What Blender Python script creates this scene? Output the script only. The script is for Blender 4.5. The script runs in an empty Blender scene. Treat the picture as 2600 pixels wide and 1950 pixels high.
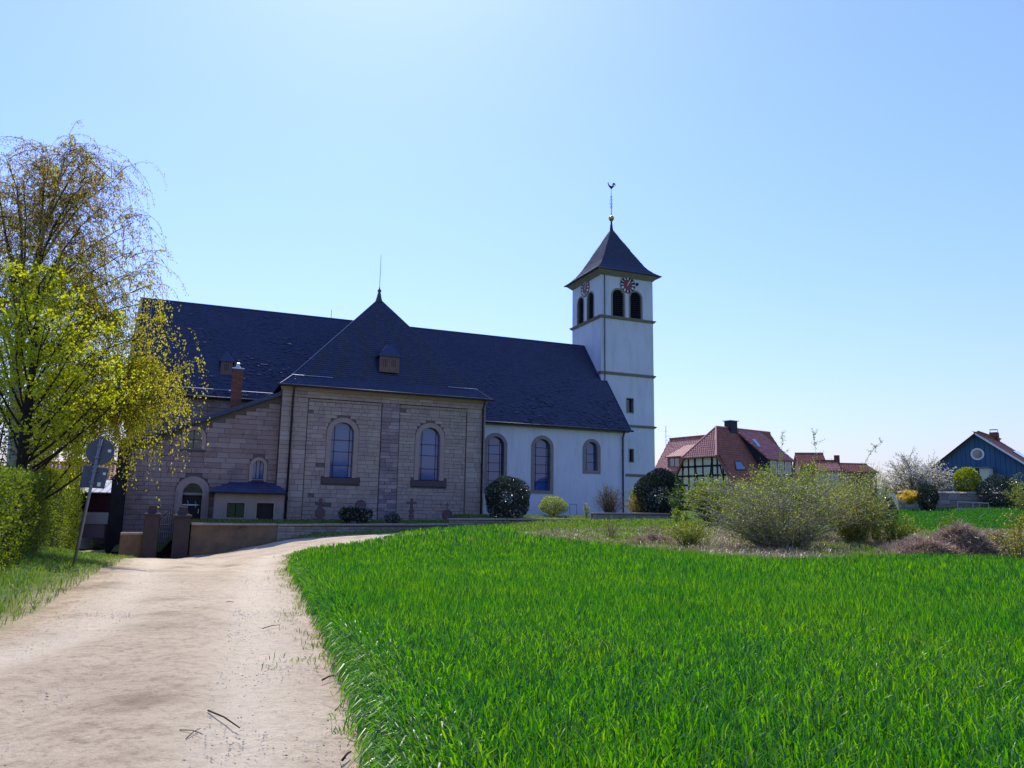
import bpy, bmesh, math, random
import numpy as np
from mathutils import Vector, Matrix

random.seed(7)
RNG = np.random.default_rng(11)
SC = bpy.context.scene
COL = SC.collection
R = math.radians

# ------------------------------------------------------------------ camera
PW, PH, FPX = 2600.0, 1950.0, 1950.0          # photo size and focal length in its pixels
PITCH, ROLL, EYE = 0.1652, 0.0175, 1.6
CAM = np.array([0.0, 0.0, EYE])
_f = np.array([0, math.cos(PITCH), math.sin(PITCH)])
_r = np.array([1.0, 0, 0])
_d = np.array([0, math.sin(PITCH), -math.cos(PITCH)])
IX = math.cos(ROLL) * _r - math.sin(ROLL) * _d
IY = math.sin(ROLL) * _r + math.cos(ROLL) * _d
cam_data = bpy.data.cameras.new('camera')
cam_data.sensor_fit = 'HORIZONTAL'
cam_data.sensor_width = 36.0
cam_data.lens = 36.0 * FPX / PW
cam_data.clip_start = 0.05
cam_data.clip_end = 6000
cam = bpy.data.objects.new('camera', cam_data)
COL.objects.link(cam)
m = Matrix.Identity(4)
for i in range(3):
    m[i][0] = IX[i]; m[i][1] = -IY[i]; m[i][2] = -_f[i]; m[i][3] = CAM[i]
cam.matrix_world = m
SC.camera = cam

# ------------------------------------------------------------------ sky and sun
SUN_EL, SUN_AZ = R(53.0), R(-13.0)            # azimuth from +Y, negative = towards -X
world = bpy.data.worlds.new('World')
SC.world = world
world.use_nodes = True
wn = world.node_tree
wn.nodes.clear()
wo = wn.nodes.new('ShaderNodeOutputWorld')
bg = wn.nodes.new('ShaderNodeBackground')
sky = wn.nodes.new('ShaderNodeTexSky')
sky.sky_type = 'NISHITA'
sky.sun_disc = False
sky.sun_elevation = SUN_EL
sky.sun_rotation = SUN_AZ
sky.altitude = 200
sky.air_density = 2.0
sky.dust_density = 0.8
sky.ozone_density = 6.0
bg.inputs['Strength'].default_value = 0.15
tint = wn.nodes.new('ShaderNodeMix'); tint.data_type = 'RGBA'; tint.blend_type = 'MULTIPLY'
tint.inputs[0].default_value = 1.0; tint.inputs[7].default_value = (0.785, 0.835, 1.40, 1)   # spring sky a little bluer than the model's
wn.links.new(sky.outputs[0], tint.inputs[6])
wn.links.new(tint.outputs[2], bg.inputs['Color'])
wn.links.new(bg.outputs[0], wo.inputs['Surface'])
sd = bpy.data.lights.new('sun', 'SUN')
sd.energy = 5.0
sd.angle = R(0.53)
sd.color = (1.0, 0.95, 0.87)
so = bpy.data.objects.new('sun', sd)
COL.objects.link(so)
sdir = Vector((math.sin(SUN_AZ) * math.cos(SUN_EL), math.cos(SUN_AZ) * math.cos(SUN_EL), math.sin(SUN_EL)))
so.rotation_euler = sdir.to_track_quat('Z', 'Y').to_euler()
so.location = (0, 0, 60)
vs = SC.view_settings
vs.view_transform = 'Standard'
vs.look = 'None'
vs.exposure = 0.1
vs.gamma = 1.0
vs.use_curve_mapping = False
SC.cycles.max_bounces = 8
SC.cycles.transparent_max_bounces = 8
SC.cycles.caustics_reflective = False
SC.cycles.caustics_refractive = False

# ------------------------------------------------------------------ helpers
def ray(x, y):
    return _f + IX * (x - PW / 2) / FPX + IY * (y - PH / 2) / FPX

def at_depth(x, y, Y):
    """world point on the pixel's ray at world distance Y"""
    r = ray(x, y)
    return CAM + r * (Y / r[1])

def tag(o, label=None, cat=None, group=None, kind=None):
    if label: o['label'] = label
    if cat: o['category'] = cat
    if group: o['group'] = group
    if kind: o['kind'] = kind
    return o

def empty(name, loc=(0, 0, 0), rz=0.0, label=None, cat=None, group=None):
    o = bpy.data.objects.new(name, None)
    o.empty_display_size = 0.3
    COL.objects.link(o)
    o.location = loc
    o.rotation_euler = (0, 0, rz)
    return tag(o, label, cat, group)

def link(name, me, mat, parent=None, smooth=False):
    if mat is not None:
        if isinstance(mat, (list, tuple)):
            for k in mat: me.materials.append(k)
        else:
            me.materials.append(mat)
    o = bpy.data.objects.new(name, me)
    COL.objects.link(o)
    if parent is not None:
        o.parent = parent
    if smooth and len(me.polygons):
        me.polygons.foreach_set('use_smooth', np.ones(len(me.polygons), dtype=bool))
    return o

def np_mesh(name, V, F):
    """V (n,3) floats, F (m,k) ints with constant k"""
    me = bpy.data.meshes.new(name)
    V = np.asarray(V, dtype=np.float32); F = np.asarray(F, dtype=np.int32)
    nf, k = F.shape
    me.vertices.add(len(V)); me.vertices.foreach_set('co', V.ravel())
    me.loops.add(nf * k); me.loops.foreach_set('vertex_index', F.ravel())
    me.polygons.add(nf)
    me.polygons.foreach_set('loop_start', np.arange(nf, dtype=np.int32) * k)
    me.polygons.foreach_set('loop_total', np.full(nf, k, dtype=np.int32))
    me.update(calc_edges=True)
    return me

class MB:
    """small mesh collector"""
    def __init__(s): s.v = []; s.f = []
    def add(s, vs, fs):
        n = len(s.v); s.v += [tuple(map(float, p)) for p in vs]
        s.f += [tuple(i + n for i in q) for q in fs]
        return s
    def box(s, x0, y0, z0, x1, y1, z1):
        v = [(x0, y0, z0), (x1, y0, z0), (x1, y1, z0), (x0, y1, z0), (x0, y0, z1), (x1, y0, z1), (x1, y1, z1), (x0, y1, z1)]
        return s.add(v, [(3, 2, 1, 0), (4, 5, 6, 7), (0, 1, 5, 4), (1, 2, 6, 5), (2, 3, 7, 6), (3, 0, 4, 7)])
    def hexa(s, lo, hi):
        """two quads of 4 points (same order) joined to a solid"""
        return s.add(list(lo) + list(hi), [(3, 2, 1, 0), (4, 5, 6, 7), (0, 1, 5, 4), (1, 2, 6, 5), (2, 3, 7, 6), (3, 0, 4, 7)])
    def prism(s, pts, off):
        """closed 3D polygon pts extruded by vector off"""
        n = len(pts); o = Vector(off)
        v = [Vector(p) for p in pts]; w = [p + o for p in v]
        fs = [tuple(range(n))[::-1], tuple(range(n, 2 * n))]
        fs += [(i, (i + 1) % n, n + (i + 1) % n, n + i) for i in range(n)]
        return s.add(v + w, fs)
    def face(s, pts): return s.add(pts, [tuple(range(len(pts)))])
    def tube(s, pts, r0, r1=None, k=6):
        if r1 is None: r1 = r0
        P = [Vector(p) for p in pts]; n = len(P); base = len(s.v)
        for i, p in enumerate(P):
            t = (P[min(i + 1, n - 1)] - P[max(i - 1, 0)])
            if t.length < 1e-9: t = Vector((0, 0, 1))
            t.normalize()
            a = t.cross(Vector((0.31, 0.17, 0.93)))
            if a.length < 1e-3: a = t.cross(Vector((1, 0, 0)))
            a.normalize(); b = t.cross(a)
            r = r0 + (r1 - r0) * i / max(1, n - 1)
            for j in range(k):
                q = 2 * math.pi * j / k
                s.v.append(tuple(p + a * (r * math.cos(q)) + b * (r * math.sin(q))))
        for i in range(n - 1):
            for j in range(k):
                s.f.append((base + i * k + j, base + i * k + (j + 1) % k, base + (i + 1) * k + (j + 1) % k, base + (i + 1) * k + j))
        s.f.append(tuple(base + j for j in range(k))[::-1])
        s.f.append(tuple(base + (n - 1) * k + j for j in range(k)))
        return s
    def lathe(s, prof, c=(0, 0, 0), k=14):
        base = len(s.v); n = len(prof)
        for (r, z) in prof:
            for j in range(k):
                q = 2 * math.pi * j / k
                s.v.append((c[0] + r * math.cos(q), c[1] + r * math.sin(q), c[2] + z))
        for i in range(n - 1):
            for j in range(k):
                s.f.append((base + i * k + j, base + i * k + (j + 1) % k, base + (i + 1) * k + (j + 1) % k, base + (i + 1) * k + j))
        s.f.append(tuple(base + j for j in range(k))[::-1]); s.f.append(tuple(base + (n - 1) * k + j for j in range(k)))
        return s
    def mesh(s, name):
        me = bpy.data.meshes.new(name); me.from_pydata(s.v, [], s.f); me.update(); return me
    def obj(s, name, mat, parent=None, smooth=False, bevel=0.0):
        o = link(name, s.mesh(name), mat, parent, smooth)
        if bevel:
            b = o.modifiers.new('bevel', 'BEVEL'); b.width = bevel; b.segments = 1; b.limit_method = 'ANGLE'
        return o

def recalc(o):
    bm = bmesh.new(); bm.from_mesh(o.data); bmesh.ops.recalc_face_normals(bm, faces=bm.faces); bm.to_mesh(o.data); bm.free(); return o

# ------------------------------------------------------------------ materials
def nodes_mat(name):
    mt = bpy.data.materials.new(name); mt.use_nodes = True
    nt = mt.node_tree; nt.nodes.clear()
    out = nt.nodes.new('ShaderNodeOutputMaterial')
    return mt, nt, out

def ramp(nt, fac, stops):
    r = nt.nodes.new('ShaderNodeValToRGB')
    e = r.color_ramp.elements
    while len(e) < len(stops): e.new(0.5)
    for el, (p, c) in zip(e, stops):
        el.position = p; el.color = (c[0], c[1], c[2], 1)
    nt.links.new(fac, r.inputs[0]); return r.outputs[0]

def noise(nt, scale, detail=4, rough=0.6, coord='Object', vec_scale=None):
    tc = nt.nodes.new('ShaderNodeTexCoord')
    n = nt.nodes.new('ShaderNodeTexNoise')
    n.inputs['Scale'].default_value = scale; n.inputs['Detail'].default_value = detail; n.inputs['Roughness'].default_value = rough
    v = tc.outputs[coord]
    if vec_scale:
        mp = nt.nodes.new('ShaderNodeMapping'); mp.inputs['Scale'].default_value = vec_scale
        nt.links.new(v, mp.inputs[0]); v = mp.outputs[0]
    nt.links.new(v, n.inputs['Vector'])
    return n.outputs[0]

def mixc(nt, fac, a, b, mode='MIX'):
    m_ = nt.nodes.new('ShaderNodeMix'); m_.data_type = 'RGBA'; m_.blend_type = mode
    for inp, v in ((m_.inputs[0], fac), (m_.inputs[6], a), (m_.inputs[7], b)):
        if hasattr(v, 'is_linked') or isinstance(v, bpy.types.NodeSocket): nt.links.new(v, inp)
        elif isinstance(v, (int, float)): inp.default_value = v
        else: inp.default_value = (v[0], v[1], v[2], 1)
    return m_.outputs[2]

def math_n(nt, op, a, b):
    n = nt.nodes.new('ShaderNodeMath'); n.operation = op
    for i, v in enumerate((a, b)):
        if v is None: continue
        if isinstance(v, bpy.types.NodeSocket): nt.links.new(v, n.inputs[i])
        else: n.inputs[i].default_value = v
    return n.outputs[0]

def piece_random(nt):
    g = nt.nodes.new('ShaderNodeNewGeometry'); oi = nt.nodes.new('ShaderNodeObjectInfo')
    return math_n(nt, 'FRACT', math_n(nt, 'ADD', g.outputs['Random Per Island'], math_n(nt, 'MULTIPLY', oi.outputs['Random'], 7.31)), None)

def surf(name, c1, c2=None, scale=3.0, rough=0.8, bump=0.0, bscale=None, spec=0.3, metal=0.0, piece=None, grime=None, coord='Object', vec_scale=None, bdist=0.02):
    """noise-mixed principled surface; piece = list of colours picked per piece"""
    mt, nt, out = nodes_mat(name)
    b = nt.nodes.new('ShaderNodeBsdfPrincipled')
    b.inputs['Roughness'].default_value = rough; b.inputs['Metallic'].default_value = metal
    b.inputs['Specular IOR Level'].default_value = spec
    c2 = c2 or tuple(k * 0.75 for k in c1)
    n = noise(nt, scale, 5, 0.65, coord, vec_scale)
    col = ramp(nt, n, [(0.3, c1), (0.7, c2)])
    if piece:
        pr = piece_random(nt)
        pc = ramp(nt, pr, [((i + 0.5) / len(piece), c) for i, c in enumerate(piece)])
        col = mixc(nt, 0.65, col, pc)
    if grime:
        gs, gc, lo, hi = grime[:4]
        g = noise(nt, gs, 6, 0.7, coord, grime[4] if len(grime) > 4 else None)
        mr = nt.nodes.new('ShaderNodeMapRange'); mr.inputs[1].default_value = lo; mr.inputs[2].default_value = hi
        nt.links.new(g, mr.inputs[0])
        col = mixc(nt, mr.outputs[0], col, gc)
    nt.links.new(col, b.inputs['Base Color'])
    if bump:
        bp = nt.nodes.new('ShaderNodeBump'); bp.inputs['Strength'].default_value = bump; bp.inputs['Distance'].default_value = bdist
        nt.links.new(noise(nt, bscale or scale * 4, 6, 0.7, coord), bp.inputs['Height'])
        nt.links.new(bp.outputs[0], b.inputs['Normal'])
    nt.links.new(b.outputs[0], out.inputs[0])
    return mt

def leaf_mat(name, cols, trans=0.5, gloss=0.06, rough=0.45, patch=None):
    mt, nt, out = nodes_mat(name)
    g = nt.nodes.new('ShaderNodeNewGeometry')
    col = ramp(nt, g.outputs['Random Per Island'], [((i + 0.5) / len(cols), c) for i, c in enumerate(cols)])
    if patch:      # broad patches of paler and darker growth
        col = mixc(nt, 1.0, col, ramp(nt, noise(nt, patch[0], 5, .65), [(.35, patch[1]), (.65, patch[2])]), 'MULTIPLY')
    d = nt.nodes.new('ShaderNodeBsdfDiffuse'); t = nt.nodes.new('ShaderNodeBsdfTranslucent'); gl = nt.nodes.new('ShaderNodeBsdfGlossy')
    gl.inputs['Roughness'].default_value = rough
    nt.links.new(col, d.inputs[0])
    hs = nt.nodes.new('ShaderNodeHueSaturation'); hs.inputs['Saturation'].default_value = 1.1; hs.inputs['Value'].default_value = 1.5
    nt.links.new(col, hs.inputs['Color']); nt.links.new(hs.outputs[0], t.inputs[0])
    m1 = nt.nodes.new('ShaderNodeMixShader'); m1.inputs[0].default_value = trans
    nt.links.new(d.outputs[0], m1.inputs[1]); nt.links.new(t.outputs[0], m1.inputs[2])
    m2 = nt.nodes.new('ShaderNodeMixShader'); m2.inputs[0].default_value = gloss
    nt.links.new(m1.outputs[0], m2.inputs[1]); nt.links.new(gl.outputs[0], m2.inputs[2])
    nt.links.new(m2.outputs[0], out.inputs[0])
    return mt

M = {}
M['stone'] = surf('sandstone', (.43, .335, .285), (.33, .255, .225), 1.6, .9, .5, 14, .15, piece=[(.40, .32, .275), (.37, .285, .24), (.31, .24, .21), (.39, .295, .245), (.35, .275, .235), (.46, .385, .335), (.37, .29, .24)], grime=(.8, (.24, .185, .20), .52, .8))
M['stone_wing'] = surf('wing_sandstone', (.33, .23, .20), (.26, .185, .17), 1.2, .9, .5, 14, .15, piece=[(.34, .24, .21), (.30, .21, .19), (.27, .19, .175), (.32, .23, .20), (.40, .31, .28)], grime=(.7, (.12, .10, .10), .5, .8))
M['lesene'] = surf('dark_sandstone', (.29, .22, .225), (.21, .165, .175), 2, .9, .5, 14, .15, piece=[(.22, .165, .175), (.30, .225, .225), (.46, .38, .37), (.25, .18, .185)])
M['mortar'] = surf('mortar', (.17, .145, .125), (.12, .10, .09), 5, .95, .4, 20, .1)
M['ashlar'] = surf('window_sandstone', (.40, .30, .25), (.32, .245, .22), 2.2, .9, .3, 18, .15, grime=(1.2, (.15, .12, .12), .58, .8))
M['sill'] = surf('dark_sill_stone', (.11, .085, .085), (.08, .065, .07), 3, .85, .3, 18, .2)
M['white'] = surf('white_render', (.66, .67, .72), (.60, .61, .66), .5, .9, .25, 40, .15, grime=(1.6, (.47, .47, .50), .48, .82, (1, 1, .16)))
M['grey_trim'] = surf('grey_stone_trim', (.30, .255, .225), (.22, .19, .17), 3, .85, .3, 20, .15)
M['slate'] = surf('slate', (.014, .022, .072), (.010, .015, .052), .7, .33, .15, 30, .55, piece=[(.011, .018, .060), (.017, .026, .080), (.008, .013, .046), (.026, .034, .092)])
M['slate_lit'] = surf('sunlit_slate', (.24, .18, .15), (.14, .12, .13), 1.6, .5, .2, 30, .4, piece=[(.14, .12, .14), (.27, .20, .16), (.34, .24, .14), (.18, .15, .16)])  # browner slate copy: sunlight on the tower roof's left face put into colour
M['lead'] = surf('zinc_gutter', (.035, .035, .042), (.025, .025, .03), 4, .5, .1, 20, .4, metal=.3)
M['zinc'] = surf('bright_zinc', (.5, .53, .56), (.4, .42, .45), 4, .35, 0, 20, .5, metal=.9)
M['copper'] = surf('green_copper_pipe', (.05, .10, .085), (.035, .07, .065), 5, .6, .1, 20, .3)
M['iron'] = surf('dark_iron', (.018, .018, .022), (.012, .012, .016), 8, .55, .2, 40, .4, metal=.4)
M['hinge'] = surf('worn_steel_hinge', (.55, .60, .66), (.45, .5, .56), 8, .4, .1, 40, .5, metal=.3)
M['gold'] = surf('gilding', (.62, .42, .12), (.5, .32, .08), 6, .3, 0, 20, .5, metal=.8)
M['oak'] = surf('dark_oak', (.035, .025, .024), (.022, .017, .018), 4, .7, .4, 20, .25, vec_scale=(8, 8, 1))
M['shutter'] = surf('weathered_shutter', (.22, .14, .115), (.15, .10, .085), 5, .8, .4, 25, .2, vec_scale=(9, 9, 1))
M['black'] = surf('dark_interior', (.012, .012, .015), (.008, .008, .01), 3, .9)
M['louvre'] = surf('dark_louvre', (.028, .026, .032), (.02, .02, .025), 5, .7, .2, 20, .2)
M['brick'] = surf('chimney_brick', (.20, .085, .06), (.13, .06, .05), 6, .9, .5, 30, .15, piece=[(.22, .09, .06), (.14, .06, .05), (.18, .08, .06)])
M['clock_blue'] = surf('clock_blue', (.014, .016, .04), (.01, .012, .03), 5, .5)
M['clock_red'] = surf('clock_red', (.30, .06, .045), (.24, .05, .04), 5, .6)
M['paint_white'] = surf('white_paint', (.78, .77, .74), (.7, .69, .67), 4, .5, .05, 20, .3)
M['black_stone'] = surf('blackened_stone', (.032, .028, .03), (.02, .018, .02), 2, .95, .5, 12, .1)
M['wall_plaster'] = surf('stained_wall', (.23, .155, .10), (.15, .11, .075), 1.4, .95, .4, 14, .1, grime=(.6, (.07, .06, .05), .5, .75))
M['coping'] = surf('coping_stone', (.42, .34, .28), (.32, .25, .22), 3, .9, .4, 20, .15)
M['rubble'] = surf('rubble_stone', (.30, .27, .24), (.22, .2, .18), 3, .95, .6, 12, .1, piece=[(.30, .27, .24), (.2, .18, .16), (.4, .37, .34), (.24, .19, .16)])
M['red_stone'] = surf('red_sandstone', (.17, .10, .105), (.125, .075, .085), 4, .9, .4, 20, .15)

def glass_mat(name, c, rough=.04, spec=.8):
    mt, nt, out = nodes_mat(name)
    b = nt.nodes.new('ShaderNodeBsdfPrincipled')
    b.inputs['Base Color'].default_value = (*c, 1); b.inputs['Roughness'].default_value = rough
    b.inputs['Specular IOR Level'].default_value = spec
    bp = nt.nodes.new('ShaderNodeBump'); bp.inputs['Strength'].default_value = .06; bp.inputs['Distance'].default_value = .02
    nt.links.new(noise(nt, 1.3, 3, .5), bp.inputs['Height']); nt.links.new(bp.outputs[0], b.inputs['Normal'])
    nt.links.new(b.outputs[0], out.inputs[0]); return mt
M['glass'] = glass_mat('leaded_glass', (.03, .085, .26), .05, .75)
M['glass_dark'] = glass_mat('dark_glass', (.012, .02, .025), .08, .8)
M['sky_glass'] = glass_mat('skylight_glass', (.05, .09, .14), .03, 1.6)

# ------------------------------------------------------------------ terrain heights
_ctl = np.array([
    (0, 0, 0), (-6, 0, 0), (6, 0, 0), (0, -15, 0), (-20, -10, 0), (20, -10, 0), (20, 8, .1), (-30, 8, .4), (45, 15, .6), (6, 10, .03), (-4, 10, -.02),
    (-4, 20, -.08), (5, 20, .06), (-9, 31, -.35), (-17, 35, -.95), (-12, 26, -.45), (-8, 20, -.12), (-9, 13.5, .12), (-13, 19, .32), (-15.5, 26, .1), (-20, 20, .6), (-22, 28, .3),
    (-21.6, 42.4, -1.35), (-17.9, 44, -1.25), (-15, 45.2, -.75), (-12.4, 46.4, -.1), (-6.8, 48.6, .28), (.6, 51.6, .85), (5, 54, 1.05), (0, 36, .1), (-4, 40, .05),
    (12, 58, 1.2), (15, 26, .25), (25, 29, .4), (40, 30, .8), (30, 45, 1.45), (38, 60, 2.6), (60, 66, 3.1), (20, 70, 1.6), (12, 40, .75), (23, 82, 2.2), (-34, 62, -1.9), (-45, 45, -1.2), (-20, 75, -.5), (5, 85, 1.4),
    (90, 40, 2.5), (-80, 50, -1), (0, 120, 2), (80, 120, 3), (-80, 120, 0), (-60, -20, .5), (70, -20, .5), (0, -60, 0)], dtype=float)
def _tps(r2):
    return np.where(r2 > 1e-12, 0.5 * r2 * np.log(np.maximum(r2, 1e-12)), 0.0)
_n = len(_ctl)
_A = np.zeros((_n + 3, _n + 3))
_dx = _ctl[:, None, :2] - _ctl[None, :, :2]
_A[:_n, :_n] = _tps((_dx ** 2).sum(-1)) + np.eye(_n) * 0.4
_A[:_n, _n] = 1; _A[:_n, _n + 1:] = _ctl[:, :2]; _A[_n, :_n] = 1; _A[_n + 1:, :_n] = _ctl[:, :2].T
_wt = np.linalg.solve(_A, np.concatenate([_ctl[:, 2], np.zeros(3)]))
def ground(x, y):
    x = np.asarray(x, float); y = np.asarray(y, float); sh = np.broadcast(x, y).shape
    xf = np.broadcast_to(x, sh).ravel(); yf = np.broadcast_to(y, sh).ravel(); out = np.empty(xf.shape)
    for i in range(0, len(xf), 20000):
        q = np.stack([xf[i:i + 20000], yf[i:i + 20000]], 1)
        r2 = ((q[:, None, :] - _ctl[None, :, :2]) ** 2).sum(-1)
        z = _tps(r2) @ _wt[:_n] + _wt[_n] + q @ _wt[_n + 1:]
        rad = np.hypot(q[:, 0], q[:, 1] - 30)
        k = np.clip((rad - 75) / 45, 0, 1); k = k * k * (3 - 2 * k)
        out[i:i + 20000] = z * (1 - k) + 1.2 * k
    return out.reshape(sh) if sh else float(out[0])

def gp(x, y, lift=0.0):
    """where the pixel's ray meets the terrain"""
    r = ray(x, y); t = 3.0
    while t < 160:
        p = CAM + r * t
        if p[2] <= ground(p[0], p[1]) + lift: break
        t += 0.25
    lo, hi = t - 0.25, t
    for _ in range(12):
        mid = (lo + hi) / 2; p = CAM + r * mid
        if p[2] <= ground(p[0], p[1]) + lift: hi = mid
        else: lo = mid
    return CAM + r * hi

# ------------------------------------------------------------------ ground, path
def pts2(px):
    return [tuple(gp(x, y)[:2]) for x, y in px]
path_right = [(.6, -9), (-.1, 0), (-.55, 3)] + pts2([(985, 1945), (928, 1780), (855, 1640), (808, 1560), (760, 1480), (736, 1432), (748, 1408), (800, 1395), (870, 1387), (960, 1372), (1030, 1360)])
path_far = [(-1.0, 50.4), (-1.6, 51.0)] + pts2([(960, 1356), (800, 1366), (640, 1384), (520, 1401), (460, 1409)]) + [(-19.5, 42.6), (-24, 43.0), (-27.5, 47), (-29, 60), (-44, 60), (-44, 50), (-34, 40)]
path_left = [(-24, 36.4)] + pts2([(322, 1420), (300, 1436), (232, 1474), (120, 1545), (0, 1612)]) + [(-6.2, 5.5), (-5.6, 0), (-5, -9)]
PATH = np.array(path_right + path_far + path_left)

def inside(P, poly):
    x, y = P[:, 0], P[:, 1]; c = np.zeros(len(P), bool); n = len(poly); j = n - 1
    for i in range(n):
        xi, yi = poly[i]; xj, yj = poly[j]
        hit = ((yi > y) != (yj > y)) & (x < (xj - xi) * (y - yi) / (yj - yi + 1e-12) + xi)
        c ^= hit; j = i
    return c

def edge_dist(P, poly):
    best = np.full(len(P), 1e9); n = len(poly)
    for i in range(n):
        a = np.array(poly[i]); b = np.array(poly[(i + 1) % n]); ab = b - a
        t = np.clip(((P - a) @ ab) / (ab @ ab + 1e-12), 0, 1)
        best = np.minimum(best, np.hypot(*(P - a - t[:, None] * ab).T))
    return best

def wobble(x, y):
    return .5 * np.sin(x * 1.7 + .6 * np.sin(y * 1.1)) + .3 * np.sin(y * 2.3 + x * .9) + .2 * np.sin(x * 4.1 - y * 3.3)

brush_near = pts2([(1330, 1362), (1430, 1374), (1560, 1392), (1800, 1420), (2000, 1432), (2150, 1428), (2350, 1420), (2600, 1424)])
BRUSH = np.array(brush_near + [(34, 24), (40, 30)] + pts2([(2600, 1352), (2380, 1352), (2280, 1345)]) + [tuple(at_depth(2150, 1330, 40)[:2]), tuple(at_depth(1900, 1330, 42)[:2]), tuple(at_depth(1600, 1340, 43)[:2])] + pts2([(1400, 1352)]))

def graded(lo, hi, step, far):
    mid = list(np.arange(lo, hi + 1e-6, step))
    return np.array([lo - f for f in far[::-1]] + mid + [hi + f for f in far])
gx = graded(-48, 54, .6, [8, 20, 45, 100, 220, 500, 1100, 2500]); gy = graded(-14, 100, .6, [8, 20, 45, 100, 220, 500, 1100, 2500])
GX, GY = np.meshgrid(gx, gy); GZ = ground(GX, GY)
V = np.stack([GX, GY, GZ], -1).reshape(-1, 3)
_q = V[:, :2]; _dp = np.where(inside(_q, PATH), edge_dist(_q, PATH), 0.0)
V[:, 2] -= .16 * np.clip((_dp - .55) / .8, 0, 1)          # the track bed lies under the track surface
ny, nx = GX.shape
idx = np.arange(ny * nx).reshape(ny, nx)
F = np.stack([idx[:-1, :-1], idx[:-1, 1:], idx[1:, 1:], idx[1:, :-1]], -1).reshape(-1, 4)
me = np_mesh('ground', V, F)
P2 = V[:, :2]
dd = edge_dist(P2, PATH) * np.where(inside(P2, PATH), -1, 1)
dirt = np.clip(1 - (dd + .15 * wobble(P2[:, 0], P2[:, 1])) / .75, 0, 1)
db = edge_dist(P2, BRUSH) * np.where(inside(P2, BRUSH), -1, 1)
dry = np.clip(.5 - (db + .5 * wobble(P2[:, 0] * .6, P2[:, 1] * .6)) / 1.6, 0, 1)
fld = np.clip((edge_dist(P2, np.array(path_right[:-1] + brush_near + [(36, 22), (40, 8), (30, -9)])) - .2) / .4, 0, 1) * inside(P2, np.array(path_right[:-1] + brush_near + [(36, 22), (40, 8), (30, -9)]))
ca = me.color_attributes.new('mask', 'FLOAT_COLOR', 'POINT')
ca.data.foreach_set('color', np.stack([dirt, dry, fld, np.ones_like(dirt)], 1).astype(np.float32).ravel())

DIRT_A, DIRT_B, DIRT_C = (.60, .485, .325), (.50, .395, .26), (.39, .30, .195)
def dirt_color(nt):
    base = ramp(nt, noise(nt, .35, 6, .62), [(.34, DIRT_A), (.55, DIRT_B), (.72, DIRT_C)])
    fine = ramp(nt, noise(nt, 9, 9, .8), [(.36, (.56, .52, .48)), (.5, (1, 1, 1)), (.75, (1.12, 1.1, 1.08))])
    c = mixc(nt, .9, base, fine, 'MULTIPLY')
    damp = ramp(nt, noise(nt, .55, 9, .72), [(.53, (1, 1, 1)), (.62, (.70, .66, .63)), (.71, (.45, .42, .41))])
    c = mixc(nt, .9, c, damp, 'MULTIPLY')
    grit = ramp(nt, noise(nt, 55, 6, .8), [(.33, (.55, .53, .52)), (.46, (1, 1, 1)), (.62, (1, 1, 1)), (.72, (1.2, 1.18, 1.15))])
    c = mixc(nt, .8, c, grit, 'MULTIPLY')
    v = nt.nodes.new('ShaderNodeTexVoronoi'); v.inputs['Scale'].default_value = 16
    tc = nt.nodes.new('ShaderNodeTexCoord'); nt.links.new(tc.outputs['Object'], v.inputs['Vector'])
    peb = ramp(nt, v.outputs['Distance'], [(.07, (.45, .42, .40)), (.14, (1, 1, 1))])
    msk = ramp(nt, noise(nt, 1.7, 4, .7), [(.48, (0, 0, 0)), (.62, (1, 1, 1))])
    return mixc(nt, math_n(nt, 'MULTIPLY', msk, .8), c, mixc(nt, 1.0, c, peb, 'MULTIPLY'))

def ground_mat():
    mt, nt, out = nodes_mat('meadow_soil')
    b = nt.nodes.new('ShaderNodeBsdfPrincipled'); b.inputs['Roughness'].default_value = .95; b.inputs['Specular IOR Level'].default_value = .1
    at = nt.nodes.new('ShaderNodeAttribute'); at.attribute_name = 'mask'
    sep = nt.nodes.new('ShaderNodeSeparateColor'); nt.links.new(at.outputs['Color'], sep.inputs[0])
    g = ramp(nt, noise(nt, .8, 6, .7), [(.3, (.035, .085, .012)), (.55, (.06, .12, .018)), (.75, (.09, .13, .03))])
    dryc = ramp(nt, noise(nt, 2.2, 7, .7), [(.3, (.13, .10, .06)), (.48, (.22, .175, .11)), (.6, (.08, .11, .03)), (.75, (.11, .085, .06))])
    c = mixc(nt, sep.outputs[1], g, dryc)
    c = mixc(nt, sep.outputs[2], c, ramp(nt, noise(nt, 4, 5, .7), [(.3, (.035, .030, .02)), (.7, (.02, .035, .012))]))
    c = mixc(nt, sep.outputs[0], c, mixc(nt, 1.0, dirt_color(nt), (.84, .80, .78), 'MULTIPLY'))
    nt.links.new(c, b.inputs['Base Color'])
    bp = nt.nodes.new('ShaderNodeBump'); bp.inputs['Strength'].default_value = .6; bp.inputs['Distance'].default_value = .05
    nt.links.new(noise(nt, 6, 8, .75), bp.inputs['Height']); nt.links.new(bp.outputs[0], b.inputs['Normal'])
    nt.links.new(b.outputs[0], out.inputs[0]); return mt
go = link('ground', me, ground_mat(), smooth=True); tag(go, kind='structure')

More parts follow.
